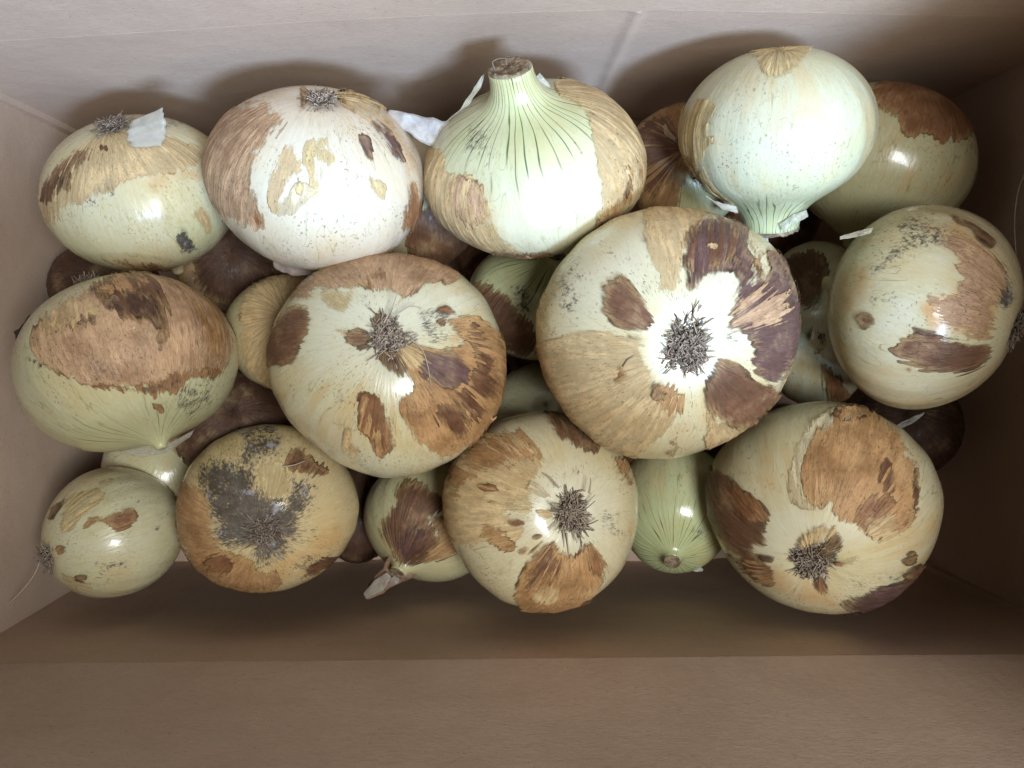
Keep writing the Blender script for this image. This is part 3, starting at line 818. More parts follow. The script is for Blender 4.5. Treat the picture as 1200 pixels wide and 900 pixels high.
strip(a2, 'skin_flake', [(at(320, 308, a2.C[2] - .004), np.array([0, .002, .001])), (at(340, 315, a2.C[2] - .002), np.array([0, .0025, .001])), (at(372, 320, a2.C[2] - .004), np.array([0, .001, 0]))], M_PAPER, (0.55, 0.42, 0.34))

a3 = Onion('a3', (497, 92, 757, 302), 0.306, (598, 80), 'neck', -1, c=0.84, neck=(2.28, 1.11, 0.185), shoulder=0.75, waist=0.8, seed=13, tint=(0.620, 0.580, 0.410))
z = lambda p: Z(460, 50, 3.333, p)
a3.build('pale green onion with its cut neck up, in the middle of the back row',
    green=(1.8, 2.5, 0.95),
    paint=[('dirt', .85, 8, z([(762, 268), (800, 272), (850, 330), (910, 370), (890, 432), (850, 400), (790, 320)])),
           ('dirt', .9, 6, z([(920, 490), (945, 478), (935, 560), (905, 600), (905, 550)])),
           ('dirt', .5, 12, z([(290, 320), (400, 308), (380, 420), (330, 440), (260, 420)])),
           ('green', .35, 26, z([(200, 300), (420, 300), (420, 480), (200, 460)])),
           ('white', .5, 26, z([(380, 480), (760, 400), (800, 640), (720, 760), (560, 820), (420, 700)])),
           ('dirt', .5, 8, z([(220, 560), (330, 540), (370, 620), (340, 700), (240, 660)]))],
    flakes=[('tan', z([(630, 145), (700, 120), (820, 140), (930, 230), (1010, 370), (1020, 470), (980, 580), (900, 680), (800, 730), (770, 745), (805, 640), (800, 500), (783, 400), (770, 310), (720, 240), (640, 205)]), {'rag': 1.4, 'curl': .0006}),
            ('orange', z([(980, 400), (1010, 480), (950, 600), (880, 680), (800, 740), (772, 745), (800, 690), (900, 600), (950, 500)]), {'rag': 5, 'curl': .0001}),
            ('tan', z([(90, 480), (130, 390), (200, 420), (215, 530), (315, 500), (330, 550), (370, 600), (392, 700), (450, 790), (520, 825), (640, 818), (600, 850), (540, 870), (380, 860), (230, 790), (130, 680)]), {'rag': 2.2, 'curl': .0006}),
            ('peach', z([(215, 540), (320, 525), (360, 590), (385, 690), (300, 720), (230, 640)]), {'rag': 4, 'curl': .0002}),
            ('brown', z([(370, 820), (450, 800), (520, 826), (640, 815), (630, 830), (540, 845), (450, 845)]), {'rag': 1.5}),
            ('brown', z([(905, 540), (935, 520), (930, 580), (900, 630)]), {'rag': 2})])
zc = a3.C[2]
strip(a3, 'skin_flake', [(at(455, 131, zc + .012), np.array([0.0003, .0008, .0])), (at(470, 140, zc + .012), np.array([.0008, .0026, .001])), (at(495, 150, zc + .010), np.array([.0012, .0042, .001])),
      (at(515, 158, zc + .008), np.array([.001, .0050, .001])), (at(533, 160, zc + .010), np.array([.0005, .0058, .001]))], M_PAPER, (0.50, 0.44, 0.38))
strip(a3, 'skin_flake', [(at(566, 88, zc + .022), np.array([.0008, .0008, 0])), (at(559, 104, zc + .020), np.array([.0016, .0004, 0])), (at(545, 125, zc + .015), np.array([.0016, .001, 0])), (at(524, 142, zc + .009), np.array([.001, .001, 0]))], M_PAPER, (0.50, 0.42, 0.28))
strip(a3, 'skin_flake', [(at(630, 88, zc + .024), np.array([.0008, .0008, 0])), (at(639, 100, zc + .022), np.array([.0018, .0004, 0])), (at(640, 114, zc + .020), np.array([.0016, .0006, 0]))], M_PAPER, (0.58, 0.54, 0.42))
for pts in ([(580, 82), (576, 72), (586, 68), (600, 69)], [(594, 76), (592, 67), (598, 66)]):
    hair(a3, 'stem_fibre', [at(x, y, zc + .036 + .001 * i) for i, (x, y) in enumerate(pts)], .0003, .25)

a4 = Onion('a4', (795, 55, 1030, 224), 0.291, (903, 270), 'neck', 1, c=0.86, neck=(2.0, 1.10, 0.31), shoulder=0.55, seed=14, tint=(0.540, 0.540, 0.390))
z = lambda p: Z(740, 30, 3.4625, p)
a4.build('glossy peeled pale green onion lying neck down in the back row',
    green=(2.0, 2.65, 0.95),
    paint=[('white', .35, 30, z([(330, 250), (700, 230), (900, 300), (900, 560), (600, 640), (350, 600)])),
           ('green', .22, 30, z([(760, 480), (990, 400), (960, 560), (800, 680), (620, 700), (380, 640), (420, 600), (640, 620)])),
           ('dirt', .8, 5, z([(630, 660), (670, 640), (675, 655), (650, 672)])),
           ('dirt', .55, 8, z([(215, 410), (260, 400), (290, 520), (260, 560), (225, 500)])),
           ('stain', .4, 14, z([(700, 600), (830, 540), (800, 590), (720, 630)]))],
    flakes=[('yellow', z([(470, 120), (520, 80), (620, 60), (735, 70), (725, 110), (690, 160), (640, 200), (580, 222), (545, 210), (520, 160)]), {'rag': 1.8, 'curl': .0006}),
            ('yellow', z([(235, 330), (290, 290), (360, 318), (330, 380), (310, 445), (345, 455), (320, 492), (280, 530), (285, 590), (320, 640), (430, 745), (410, 760), (340, 710), (250, 620), (170, 520), (150, 400), (190, 330)]), {'rag': 2, 'curl': .0008}),
            ('rust', z([(240, 540), (285, 590), (320, 645), (400, 725), (380, 735), (320, 690), (250, 610), (200, 530)]), {'rag': 2})])
zc = a4.C[2]
strip(a4, 'skin_flake', [(at(830, 232, zc + .006), np.array([.0012, -.0006, 0])), (at(843, 241, zc + .004), np.array([.0012, -.0016, 0])), (at(864, 246, zc + .002), np.array([.0004, -.0012, 0]))], M_PAPER, (0.66, 0.62, 0.52))
strip(a4, 'skin_flake', [(at(916, 268, zc - .002), np.array([.001, -.0016, 0])), (at(932, 256, zc + .001), np.array([.001, -.0016, 0])), (at(946, 250, zc + .001), np.array([.0004, -.0012, 0]))], M_PAPER, (0.50, 0.48, 0.36))
strip(a4, 'skin_flake', [(at(898, 272, zc - .010), np.array([.001, .0, 0])), (at(897, 284, zc - .012), np.array([.0012, 0, 0])), (at(893, 292, zc - .013), np.array([.0006, 0, 0]))], M_PAPER, (0.62, 0.60, 0.56))

a6 = Onion('a6', (963, 240, 1200, 480), 0.292, (1186, 385), 'root', 1, c=0.92, seed=16, tint=(0.600, 0.540, 0.360))
z = lambda p: Z(930, 220, 3.215, p)
a6.build('onion leaning on the right wall, its root end turned to that wall',
    paint=[('stain', .75, 18, z([(470, 440), (530, 400), (640, 360), (560, 200), (480, 150), (620, 120), (740, 200), (800, 330), (780, 450), (740, 570), (620, 560), (500, 560)])),
           ('stain', .55, 10, z([(160, 330), (230, 265), (340, 350), (320, 430), (200, 480), (165, 440)])),
           ('dirt', .6, 14, z([(360, 120), (480, 100), (580, 150), (700, 260), (560, 220), (420, 260), (300, 340), (280, 300), (400, 190)])),
           ('dirt', .52, 12, z([(270, 400), (390, 390), (400, 440), (300, 460)])),
           ('white', .6, 12, z([(380, 400), (470, 410), (460, 520), (400, 550), (310, 545), (330, 490)])),
           ('dirt', .9, 7, z([(760, 380), (800, 300), (830, 420), (800, 470), (770, 440)])),
           ('stain', .4, 20, z([(150, 560), (260, 700), (420, 780), (600, 800), (420, 830), (220, 760), (110, 600)]))],
    flakes=[('peach', z([(490, 410), (640, 360), (600, 250), (520, 180), (620, 150), (740, 220), (800, 320), (790, 400), (760, 470), (740, 590), (640, 570), (540, 545), (520, 440)]), {'rag': 5, 'curl': .0001}),
            ('brown', z([(395, 560), (450, 545), (540, 555), (620, 570), (740, 590), (752, 612), (700, 685), (620, 695), (520, 700), (435, 650), (400, 640), (362, 610), (390, 600)]), {'rag': 3.6}),
            ('brown', z([(430, 515), (500, 520), (560, 545), (520, 575), (450, 560)]), {'rag': 3.6}),
            ('brown', z([(235, 490), (270, 463), (317, 490), (300, 532), (258, 542)]), {'rag': 1.8}),
            ('brown', z([(590, 105), (690, 150), (765, 215), (745, 238), (680, 185), (600, 130)]), {'rag': 1.5}),
            ('rust', z([(425, 670), (450, 668), (448, 695), (430, 690)]), {'rag': 1.2})],
    roots=dict(px=24, n=130, length=0.006, lean=1.1, tone=(0.1, 0.6)))
zc = a6.C[2]
hair(a6, 'root_hair', [at(1168, 345, zc + .02), at(1150, 333, zc + .026), at(1115, 335, zc + .032), at(1094, 346, zc + .033), at(1091, 352, zc + .033)], .00035, .15)
strip(a6, 'skin_flake', [(at(1022, 270, zc + .012), np.array([0.0004, .001, 0])), (at(1005, 274, zc + .010), np.array([.0003, .0012, 0])), (at(984, 279, zc + .012), np.array([0, .0006, 0]))], M_PAPER, (0.62, 0.52, 0.34))
hair(a6, 'root_hair', [at(1186, 372, zc + .005), at(1192, 320, zc + .004), at(1188, 260, zc + .006), at(1192, 225, zc + .010), at(1200, 205, zc + .012)], .0003, .7)

a7 = Onion('a7', (12, 320, 280, 530), 0.297, (190, 526), 'neck', -1, c=0.82, neck=(2.4, 0.90, 0.05), seed=17, tint=(0.580, 0.530, 0.340))
z = lambda p: Z(0, 300, 3.6, p)
a7.build('onion by the left wall with a wide pinkish brown skin cap torn along its edge',
    green=(1.95, 2.7, 0.6),
    paint=[('dirt', .95, 7, z([(455, 195), (540, 148), (645, 160), (620, 205), (540, 248), (470, 240)])),
           ('stain', .5, 22, z([(200, 640), (420, 740), (380, 790), (220, 720), (100, 600)])),
           ('stain', .5, 16, z([(640, 640), (900, 560), (900, 660), (800, 700), (660, 700)])),
           ('dirt', .55, 9, z([(740, 560), (900, 500), (900, 620), (800, 690), (740, 640)])),
           ('dirt', .55, 8, z([(90, 350), (150, 430), (220, 480), (180, 480), (100, 440)]))],
    flakes=[('peach', z([(110, 350), (200, 250), (330, 140), (440, 90), (560, 60), (700, 70), (860, 130), (960, 220), (985, 320), (968, 420), (930, 500), (880, 510), (780, 520), (720, 530), (600, 560), (480, 555), (370, 550), (270, 512), (190, 460), (140, 420)]), {'rag': 2.2, 'curl': .0005}),
            ('orange', z([(840, 150), (940, 230), (975, 320), (960, 430), (850, 400), (830, 300)]), {'rag': 5, 'curl': .0001}),
            ('tan', z([(200, 250), (340, 150), (420, 190), (440, 260), (330, 300), (200, 330)]), {'rag': 5, 'curl': .0001}),
            ('rust', z([(360, 545), (480, 535), (600, 540), (720, 500), (800, 475), (940, 470), (930, 510), (820, 510), (780, 545), (745, 580), (680, 580), (645, 612), (610, 580), (550, 582), (505, 560), (440, 562)]), {'rag': 2.6}),
            ('purple', z([(590, 545), (720, 505), (770, 515), (740, 570), (680, 570), (640, 600), (600, 575)]), {'rag': 3}),
            ('brown', z([(370, 130), (480, 85), (650, 75), (690, 160), (702, 260), (718, 350), (690, 385), (668, 412), (655, 360), (680, 300), (650, 275), (600, 290), (540, 285), (450, 220)]), {'rag': 3}),
            ('orange', z([(380, 130), (500, 80), (640, 80), (620, 150), (520, 165), (450, 200)]), {'rag': 4}),
            ('dark', z([(440, 215), (480, 175), (560, 150), (640, 158), (670, 200), (690, 290), (660, 320), (620, 260), (560, 250), (480, 240)]), {'rag': 4, 'curl': .0002}),
            ('purple', z([(210, 320), (330, 275), (400, 250), (420, 268), (380, 285), (280, 320)]), {'rag': 4, 'curl': .0001}),
            ('rust', z([(640, 615), (690, 635), (680, 655), (650, 640)]), {'rag': 1.5})])
zc = a7.C[2]
strip(a7, 'skin_flake', [(at(140, 527, zc - .008), np.array([0, .0012, 0])), (at(165, 531, zc - .006), np.array([0, .0018, 0])), (at(195, 526, zc - .004), np.array([.0004, .0018, 0])), (at(225, 508, zc - .002), np.array([.0008, .0014, 0]))], M_PAPER, (0.50, 0.46, 0.36))
# the far root tuft peeks over the upper edge
def extra_tuft(on, cx, cy, dz, wid, n, ln, tone, seed):
    rg = random.Random(seed); V = []; F_ = []; tn = []
    for k in range(n):
        f = rg.uniform(-1, 1); p = at(cx + wid * f, cy + rg.uniform(-2, 3) - wid * .35 * f, on.C[2] + dz + rg.uniform(-.003, .003))
        d = np.array([rg.uniform(-.9, .6), rg.uniform(.1, 1.2), rg.uniform(-.2, .7)]); d /= np.linalg.norm(d)
        bnd = np.array([rg.uniform(-1, 1), rg.uniform(-1, 1), rg.uniform(-1, 1)]); L_ = ln * rg.uniform(.5, 1.1); t = rg.uniform(*tone); b0 = len(V)
        for q_ in range(4):
            x = q_ / 3; c = p - d * .002 + d * L_ * x + bnd * L_ * x * x * .45; sx = np.cross(d, [.3, .2, .9]); sx /= np.linalg.norm(sx); sy = np.cross(d, sx); w = .00034 * (1 - .5 * x)
            for m_ in range(4):
                an = m_ * math.pi / 2; V.append(c + sx * w * math.cos(an) + sy * w * math.sin(an)); tn.append(t * (.3 + .7 * x))
        for q_ in range(3):
            for m_ in range(4):
                F_.append([b0 + q_ * 4 + m_, b0 + q_ * 4 + (m_ + 1) % 4, b0 + q_ * 4 + 4 + (m_ + 1) % 4, b0 + q_ * 4 + 4 + m_])
        F_.append([b0 + 12 + m_ for m_ in range(4)])
    o = mesh_obj('root_tuft', np.array(V) - on.base, F_, M_ROOT, on.e); o['kind'] = 'stuff'; attr(o, 'tone', 'FLOAT', np.array(tn))
extra_tuft(a7, 101, 331, .002, 13, 90, .0042, (.1, .7), 3)

a8 = Onion('a8', (313, 297, 592, 560), 0.295, (455, 398), 'root', 1, c=0.80, seed=18, tint=(0.630, 0.580, 0.400))
z = lambda p: Z(290, 280, 3.0, p)
a8.build('large onion left of centre, a brown skin fan spreading lower right of its roots',
    paint=[('white', .6, 20, z([(240, 230), (430, 180), (640, 180), (820, 220), (760, 270), (640, 330), (590, 370), (600, 500), (560, 560), (400, 500), (240, 480), (210, 380)])),
           ('dirt', .52, 8, z([(600, 240), (740, 250), (700, 310), (740, 370), (650, 380), (600, 310)])),
           ('dirt', .5, 7, z([(395, 185), (425, 190), (420, 215), (395, 205)])),
           ('stain', .35, 18, z([(160, 660), (260, 760), (400, 820), (300, 820), (150, 720)])),
           ('dirt', .45, 10, z([(300, 540), (350, 520), (360, 600), (310, 600)])),
           ('stain', .5, 10, z([(700, 320), (780, 300), (780, 400), (700, 380)]))],
    flakes=[('brown', z([(215, 225), (160, 228), (105, 280), (40, 360), (50, 440), (110, 452), (150, 440), (180, 412), (186, 370), (215, 330), (233, 268)]), {'rag': 2.4}),
            ('peach', z([(250, 100), (330, 50), (450, 20), (600, 30), (720, 80), (760, 130), (700, 157), (620, 162), (600, 190), (545, 212), (500, 182), (440, 180), (400, 170), (330, 185), (260, 180), (205, 215), (140, 240), (190, 160)]), {'rag': 2.6}),
            ('yellow', z([(236, 205), (300, 178), (380, 190), (382, 232), (330, 264), (280, 250)]), {'rag': 2.2}),
            ('rust', z([(415, 160), (440, 120), (480, 110), (490, 150), (450, 140), (430, 175)]), {'rag': 3}),
            ('orange', z([(525, 565), (590, 530), (570, 480), (540, 440), (530, 410), (570, 365), (640, 385), (720, 395), (765, 370), (720, 310), (700, 285), (770, 268), (840, 290), (920, 380), (950, 470), (930, 570), (880, 640), (800, 715), (700, 778), (620, 740), (560, 670)]), {'rag': 2.2, 'curl': .0006}),
            ('brown', z([(790, 290), (850, 370), (870, 460), (865, 580), (800, 640), (740, 600), (700, 540), (780, 510), (800, 430), (770, 350)]), {'rag': 4, 'curl': .0002}),
            ('purple', z([(590, 395), (700, 390), (765, 410), (790, 470), (775, 525), (700, 532), (640, 510), (595, 470)]), {'rag': 3, 'curl': .0003}),
            ('brown', z([(650, 600), (740, 570), (800, 630), (770, 700), (720, 700), (680, 660)]), {'rag': 4, 'curl': .0002}),
            ('rust', z([(395, 530), (450, 545), (498, 590), (505, 650), (518, 735), (480, 772), (440, 740), (430, 690), (395, 690), (390, 600)]), {'rag': 2}),
            ('orange', z([(400, 540), (435, 550), (430, 620), (470, 700), (490, 740), (460, 755), (435, 690), (400, 680)]), {'rag': 3, 'curl': .0002}),
            ('tan', z([(352, 645), (333, 700), (340, 755), (390, 767), (407, 740), (372, 710), (370, 660)]), {'rag': 2}),
            ('rust', z([(652, 250), (690, 238), (732, 265), (690, 270)]), {'rag': 1.5}), ('rust', z([(662, 287), (700, 278), (697, 317), (668, 312)]), {'rag': 1.5}),
            ('brown', z([(340, 330), (420, 318), (430, 392), (370, 388)]), {'rag': 2.6}),
            ('tan', z([(300, 318), (350, 325), (390, 350), (370, 372)]), {'rag': 1.5}),
            ('dark', z([(440, 275), (480, 265), (490, 300), (430, 320)]), {'rag': 1.5}),
            ('dark', z([(450, 400), (540, 400), (560, 470), (535, 488), (480, 450)]), {'rag': 2}),
            ('tan', z([(535, 375), (620, 400), (600, 470), (540, 430)]), {'rag': 2.6})],
    roots=dict(px=34, n=190, length=0.0062, lean=0.5, tone=(0.2, 0.9)))
zc = a8.C[2]
strip(a8, 'skin_flake', [(at(556, 512, zc + .006), np.array([-.0012, -.002, 0])), (at(566, 500, zc + .006), np.array([-.0014, -.0022, 0])), (at(582, 489, zc + .006), np.array([-.0003, -.0006, 0]))], M_SKIN, (0.38, 0.17, 0.075))
for pts in ([(482, 398), (495, 408), (502, 430), (505, 452)], [(450, 378), (462, 355), (466, 340)], [(462, 370), (480, 358), (492, 360)]):
    hair(a8, 'root_hair', [at(x, y, zc + .0335 - .0002 * i) for i, (x, y) in enumerate(pts)], .00032, .9)

a9 = Onion('a9', (628, 243, 937, 538), 0.284, (804, 405), 'root', 1, c=0.80, seed=19, tint=(0.630, 0.560, 0.380))
z = lambda p: Z(600, 220, 2.647, p)
a9.build('biggest onion, its root tuft in a white star and its right side purple brown',
    paint=[('white', .55, 9, z([(455, 330), (550, 320), (600, 290), (660, 255), (705, 280), (690, 350), (660, 430), (740, 450), (755, 500), (720, 535), (650, 520), (620, 570), (560, 640), (460, 620), (430, 570), (440, 480)])),
           ('white', .5, 26, z([(180, 250), (400, 120), (440, 330), (430, 450), (300, 420), (150, 440)])),
           ('dirt', .5, 10, z([(640, 420), (700, 440), (720, 500), (650, 480)])),
           ('dirt', .45, 12, z([(130, 230), (220, 200), (200, 400), (140, 400)])),
           ('stain', .3, 16, z([(480, 700), (580, 680), (600, 820), (420, 830)]))],
    flakes=[('tan', z([(410, 55), (403, 130), (420, 200), (450, 320), (480, 325), (515, 320), (530, 250), (540, 170), (590, 100), (660, 70), (620, 40), (540, 30), (460, 35)]), {'rag': 1.2, 'curl': .0005}),
            ('tan', z([(60, 500), (95, 480), (130, 465), (200, 447), (290, 440), (360, 460), (430, 482), (400, 520), (440, 570), (430, 612), (470, 640), (540, 640), (520, 692), (470, 762), (400, 825), (360, 860), (300, 850), (200, 790), (100, 680), (60, 580)]), {'rag': 1.4, 'curl': .0006}),
            ('yellow', z([(70, 400), (80, 330), (110, 300), (120, 400), (130, 465), (95, 480)]), {'rag': 2, 'curl': .0002}),
            ('orange', z([(440, 600), (470, 610), (540, 640), (520, 690), (490, 715), (440, 660)]), {'rag': 5, 'curl': .0003}),
            ('tan', z([(590, 655), (598, 840), (700, 820), (810, 740), (890, 640), (910, 540), (870, 540), (830, 640), (760, 720), (650, 725)]), {'rag': 1.4, 'curl': .0006}),
            ('purple', z([(515, 250), (530, 170), (560, 115), (620, 85), (700, 95), (742, 140), (725, 190), (760, 240), (780, 300), (795, 250), (790, 190), (850, 230), (920, 400), (910, 520), (870, 560), (830, 600), (780, 605), (740, 560), (758, 500), (720, 450), (700, 440), (662, 438), (680, 390), (700, 330), (707, 280), (660, 255), (620, 280), (590, 300), (562, 332), (530, 312), (545, 270)]), {'rag': 2.4, 'curl': .0005}),
            ('brown', z([(520, 250), (535, 175), (565, 125), (640, 95), (700, 120), (700, 200), (650, 240), (600, 280), (540, 270)]), {'rag': 4, 'curl': .0002}),
            ('peach', z([(700, 330), (800, 310), (860, 360), (850, 430), (760, 440), (680, 420), (690, 370)]), {'rag': 8, 'curl': .0001}),
            ('dark', z([(515, 240), (545, 235), (555, 290), (530, 312), (545, 270)]), {'rag': 3}),
            ('tan', z([(595, 185), (610, 173), (640, 182), (630, 195)]), {'rag': 1.2}),
            ('pale', z([(730, 140), (760, 180), (782, 215), (775, 230), (790, 290), (770, 300), (765, 240), (740, 200), (725, 170)]), {'rag': 2.4}),
            ('pale', z([(735, 235), (760, 225), (750, 260), (760, 300), (720, 305), (722, 290), (745, 280)]), {'rag': 2.2}),
            ('rust', z([(740, 225), (770, 240), (782, 290), (765, 300), (755, 260)]), {'rag': 2}),
            ('purple', z([(660, 235), (690, 215), (735, 240), (725, 290), (690, 250)]), {'rag': 3}),
            ('brown', z([(650, 518), (620, 560), (587, 640), (600, 690), (640, 722), (720, 747), (780, 700), (832, 650), (820, 612), (760, 600), (720, 560), (690, 532)]), {'rag': 2.2, 'curl': .0006}),
            ('brown', z([(345, 266), (285, 320), (277, 370), (300, 412), (350, 445), (400, 450), (442, 420), (425, 385), (398, 330)]), {'rag': 2}),
            ('rust', z([(350, 458), (400, 458), (436, 474), (430, 484), (380, 476)]), {'rag': 1}),
            ('rust', z([(345, 549), (320, 570), (325, 612), (350, 600), (373, 580)]), {'rag': 1.4}),
            ('brown', z([(432, 600), (450, 600), (460, 635), (485, 635), (470, 655), (440, 650)]), {'rag': 2}),
            ('rust', z([(404, 165), (420, 160), (428, 180), (408, 188)]), {'rag': 1}),
            ('rust', z([(495, 782), (510, 775), (515, 790), (498, 792)]), {'rag': .8}), ('rust', z([(478, 812), (500, 808), (508, 822), (480, 824)]), {'rag': .8})],
    roots=dict(px=38, n=240, length=0.0068, lean=0.75, tone=(0.2, 0.8)))
zc = a9.C[2]
hair(a9, 'root_hair', [at(777, 404, zc + .034), at(752, 411, zc + .034), at(735, 421, zc + .033), at(730, 430, zc + .032)], .0004, .25)
hair(a9, 'root_hair', [at(773, 378, zc + .034), at(765, 345, zc + .0335), at(750, 320, zc + .032), at(743, 302, zc + .029)], .0003, .35)

a10 = Onion('a10', (828, 470, 1106, 720), 0.310, (953, 655), 'root', 1, c=0.84, seed=20, tint=(0.630, 0.560, 0.370))
z = lambda p: Z(800, 440, 3.0, p)
a10.build('onion in the near right corner with a big orange brown oval above its root',
    paint=[('white', .6, 14, z([(310, 480), (400, 470), (600, 520), (640, 570), (560, 600), (430, 560), (360, 620), (280, 610)])),
           ('stain', .6, 20, z([(330, 650), (450, 700), (560, 800), (560, 840), (400, 820), (250, 740), (180, 640)])),
           ('stain', .35, 22, z([(700, 600), (900, 400), (920, 560), (820, 700), (700, 740), (560, 760)])),
           ('dirt', .55, 9, z([(590, 720), (650, 730), (640, 750), (590, 745)])),
           ('dirt', .9, 8, z([(370, 620), (430, 590), (540, 590), (550, 640), (480, 710), (400, 700)])),
           ('dirt', .5, 9, z([(700, 680), (780, 700), (760, 730), (690, 710)]))],
    flakes=[('pale', z([(430, 200), (515, 115), (600, 90), (660, 110), (640, 140), (520, 180), (440, 240), (420, 320), (412, 410), (440, 450), (492, 476), (385, 462), (362, 380), (388, 290)]), {'rag': 1.5, 'curl': .0008}),
            ('orange', z([(520, 130), (590, 108), (660, 122), (770, 200), (815, 290), (830, 400), (817, 520), (750, 572), (700, 590), (645, 562), (600, 520), (530, 500), (525, 440), (492, 478), (420, 440), (408, 340), (440, 240)]), {'rag': 2.2, 'curl': .0006}),
            ('brown', z([(525, 120), (600, 105), (670, 130), (680, 160), (600, 150), (535, 150)]), {'rag': 3, 'curl': .0003}),
            ('brown', z([(700, 290), (740, 300), (745, 400), (710, 430), (690, 360)]), {'rag': 4, 'curl': .0002}),
            ('brown', z([(790, 250), (822, 310), (832, 420), (818, 520), (760, 560), (800, 480), (810, 380)]), {'rag': 2, 'curl': .0003}),
            ('rust', z([(600, 460), (680, 420), (745, 430), (720, 480), (650, 540), (615, 530), (598, 500)]), {'rag': 4, 'curl': .0003}),
            ('tan', z([(640, 500), (740, 470), (760, 550), (700, 590), (645, 560)]), {'rag': 3, 'curl': .0003}),
            ('brown', z([(60, 320), (110, 322), (150, 340), (230, 400), (315, 490), (290, 530), (300, 610), (245, 600), (300, 650), (327, 742), (260, 722), (180, 640), (110, 540), (50, 430)]), {'rag': 2.4}),
            ('rust', z([(130, 345), (220, 400), (310, 490), (280, 520), (200, 500), (150, 430)]), {'rag': 3.5, 'curl': .0003}),
            ('rust', z([(200, 640), (300, 655), (322, 735), (260, 715)]), {'rag': 3, 'curl': .0003}),
            ('purple', z([(550, 800), (640, 765), (740, 728), (835, 685), (860, 690), (830, 760), (740, 830), (640, 850), (570, 840)]), {'rag': 2.8}),
            ('brown', z([(793, 603), (820, 632), (800, 672), (758, 650), (790, 630)]), {'rag': 2}),
            ('brown', z([(778, 685), (830, 660), (852, 668), (805, 720), (765, 722)]), {'rag': 2.4}),
            ('rust', z([(463, 722), (490, 708), (516, 750), (485, 767)]), {'rag': 1.6}), ('brown', z([(265, 627), (325, 628), (322, 656), (290, 652)]), {'rag': 1.6}),
            ('rust', z([(535, 655), (580, 635), (625, 630), (590, 650), (550, 665)]), {'rag': 1.4}),
            ('tan', z([(440, 520), (520, 510), (550, 560), (440, 600), (410, 600)]), {'rag': 3, 'curl': .0003}),
            ('dark', z([(425, 600), (500, 600), (540, 545), (566, 560), (555, 610), (500, 640), (440, 640)]), {'rag': 2})],
    roots=dict(px=33, n=190, length=0.0052, lean=0.9, tone=(0.12, 0.75)))

zc = a10.C[2]
strip(a10, 'skin_flake', [(at(1050, 500, zc + .004), np.array([.0010, .0012, 0])), (at(1064, 495, zc + .006), np.array([.0012, .0018, 0])), (at(1076, 489, zc + .008), np.array([.0006, .0014, 0])), (at(1083, 484, zc + .009), np.array([.0002, .0004, 0]))], M_PAPER, (0.56, 0.52, 0.45))
strip(a7, 'skin_flake', [(at(24, 402, a7.C[2] + .002), np.array([.0010, .0004, 0])), (at(22, 388, a7.C[2] + .006), np.array([.0022, .0004, .001])), (at(30, 376, a7.C[2] + .007), np.array([.0016, .0020, .001])), (at(42, 374, a7.C[2] + .004), np.array([.0002, .0012, 0]))], M_SKIN, (0.05, 0.035, 0.03))

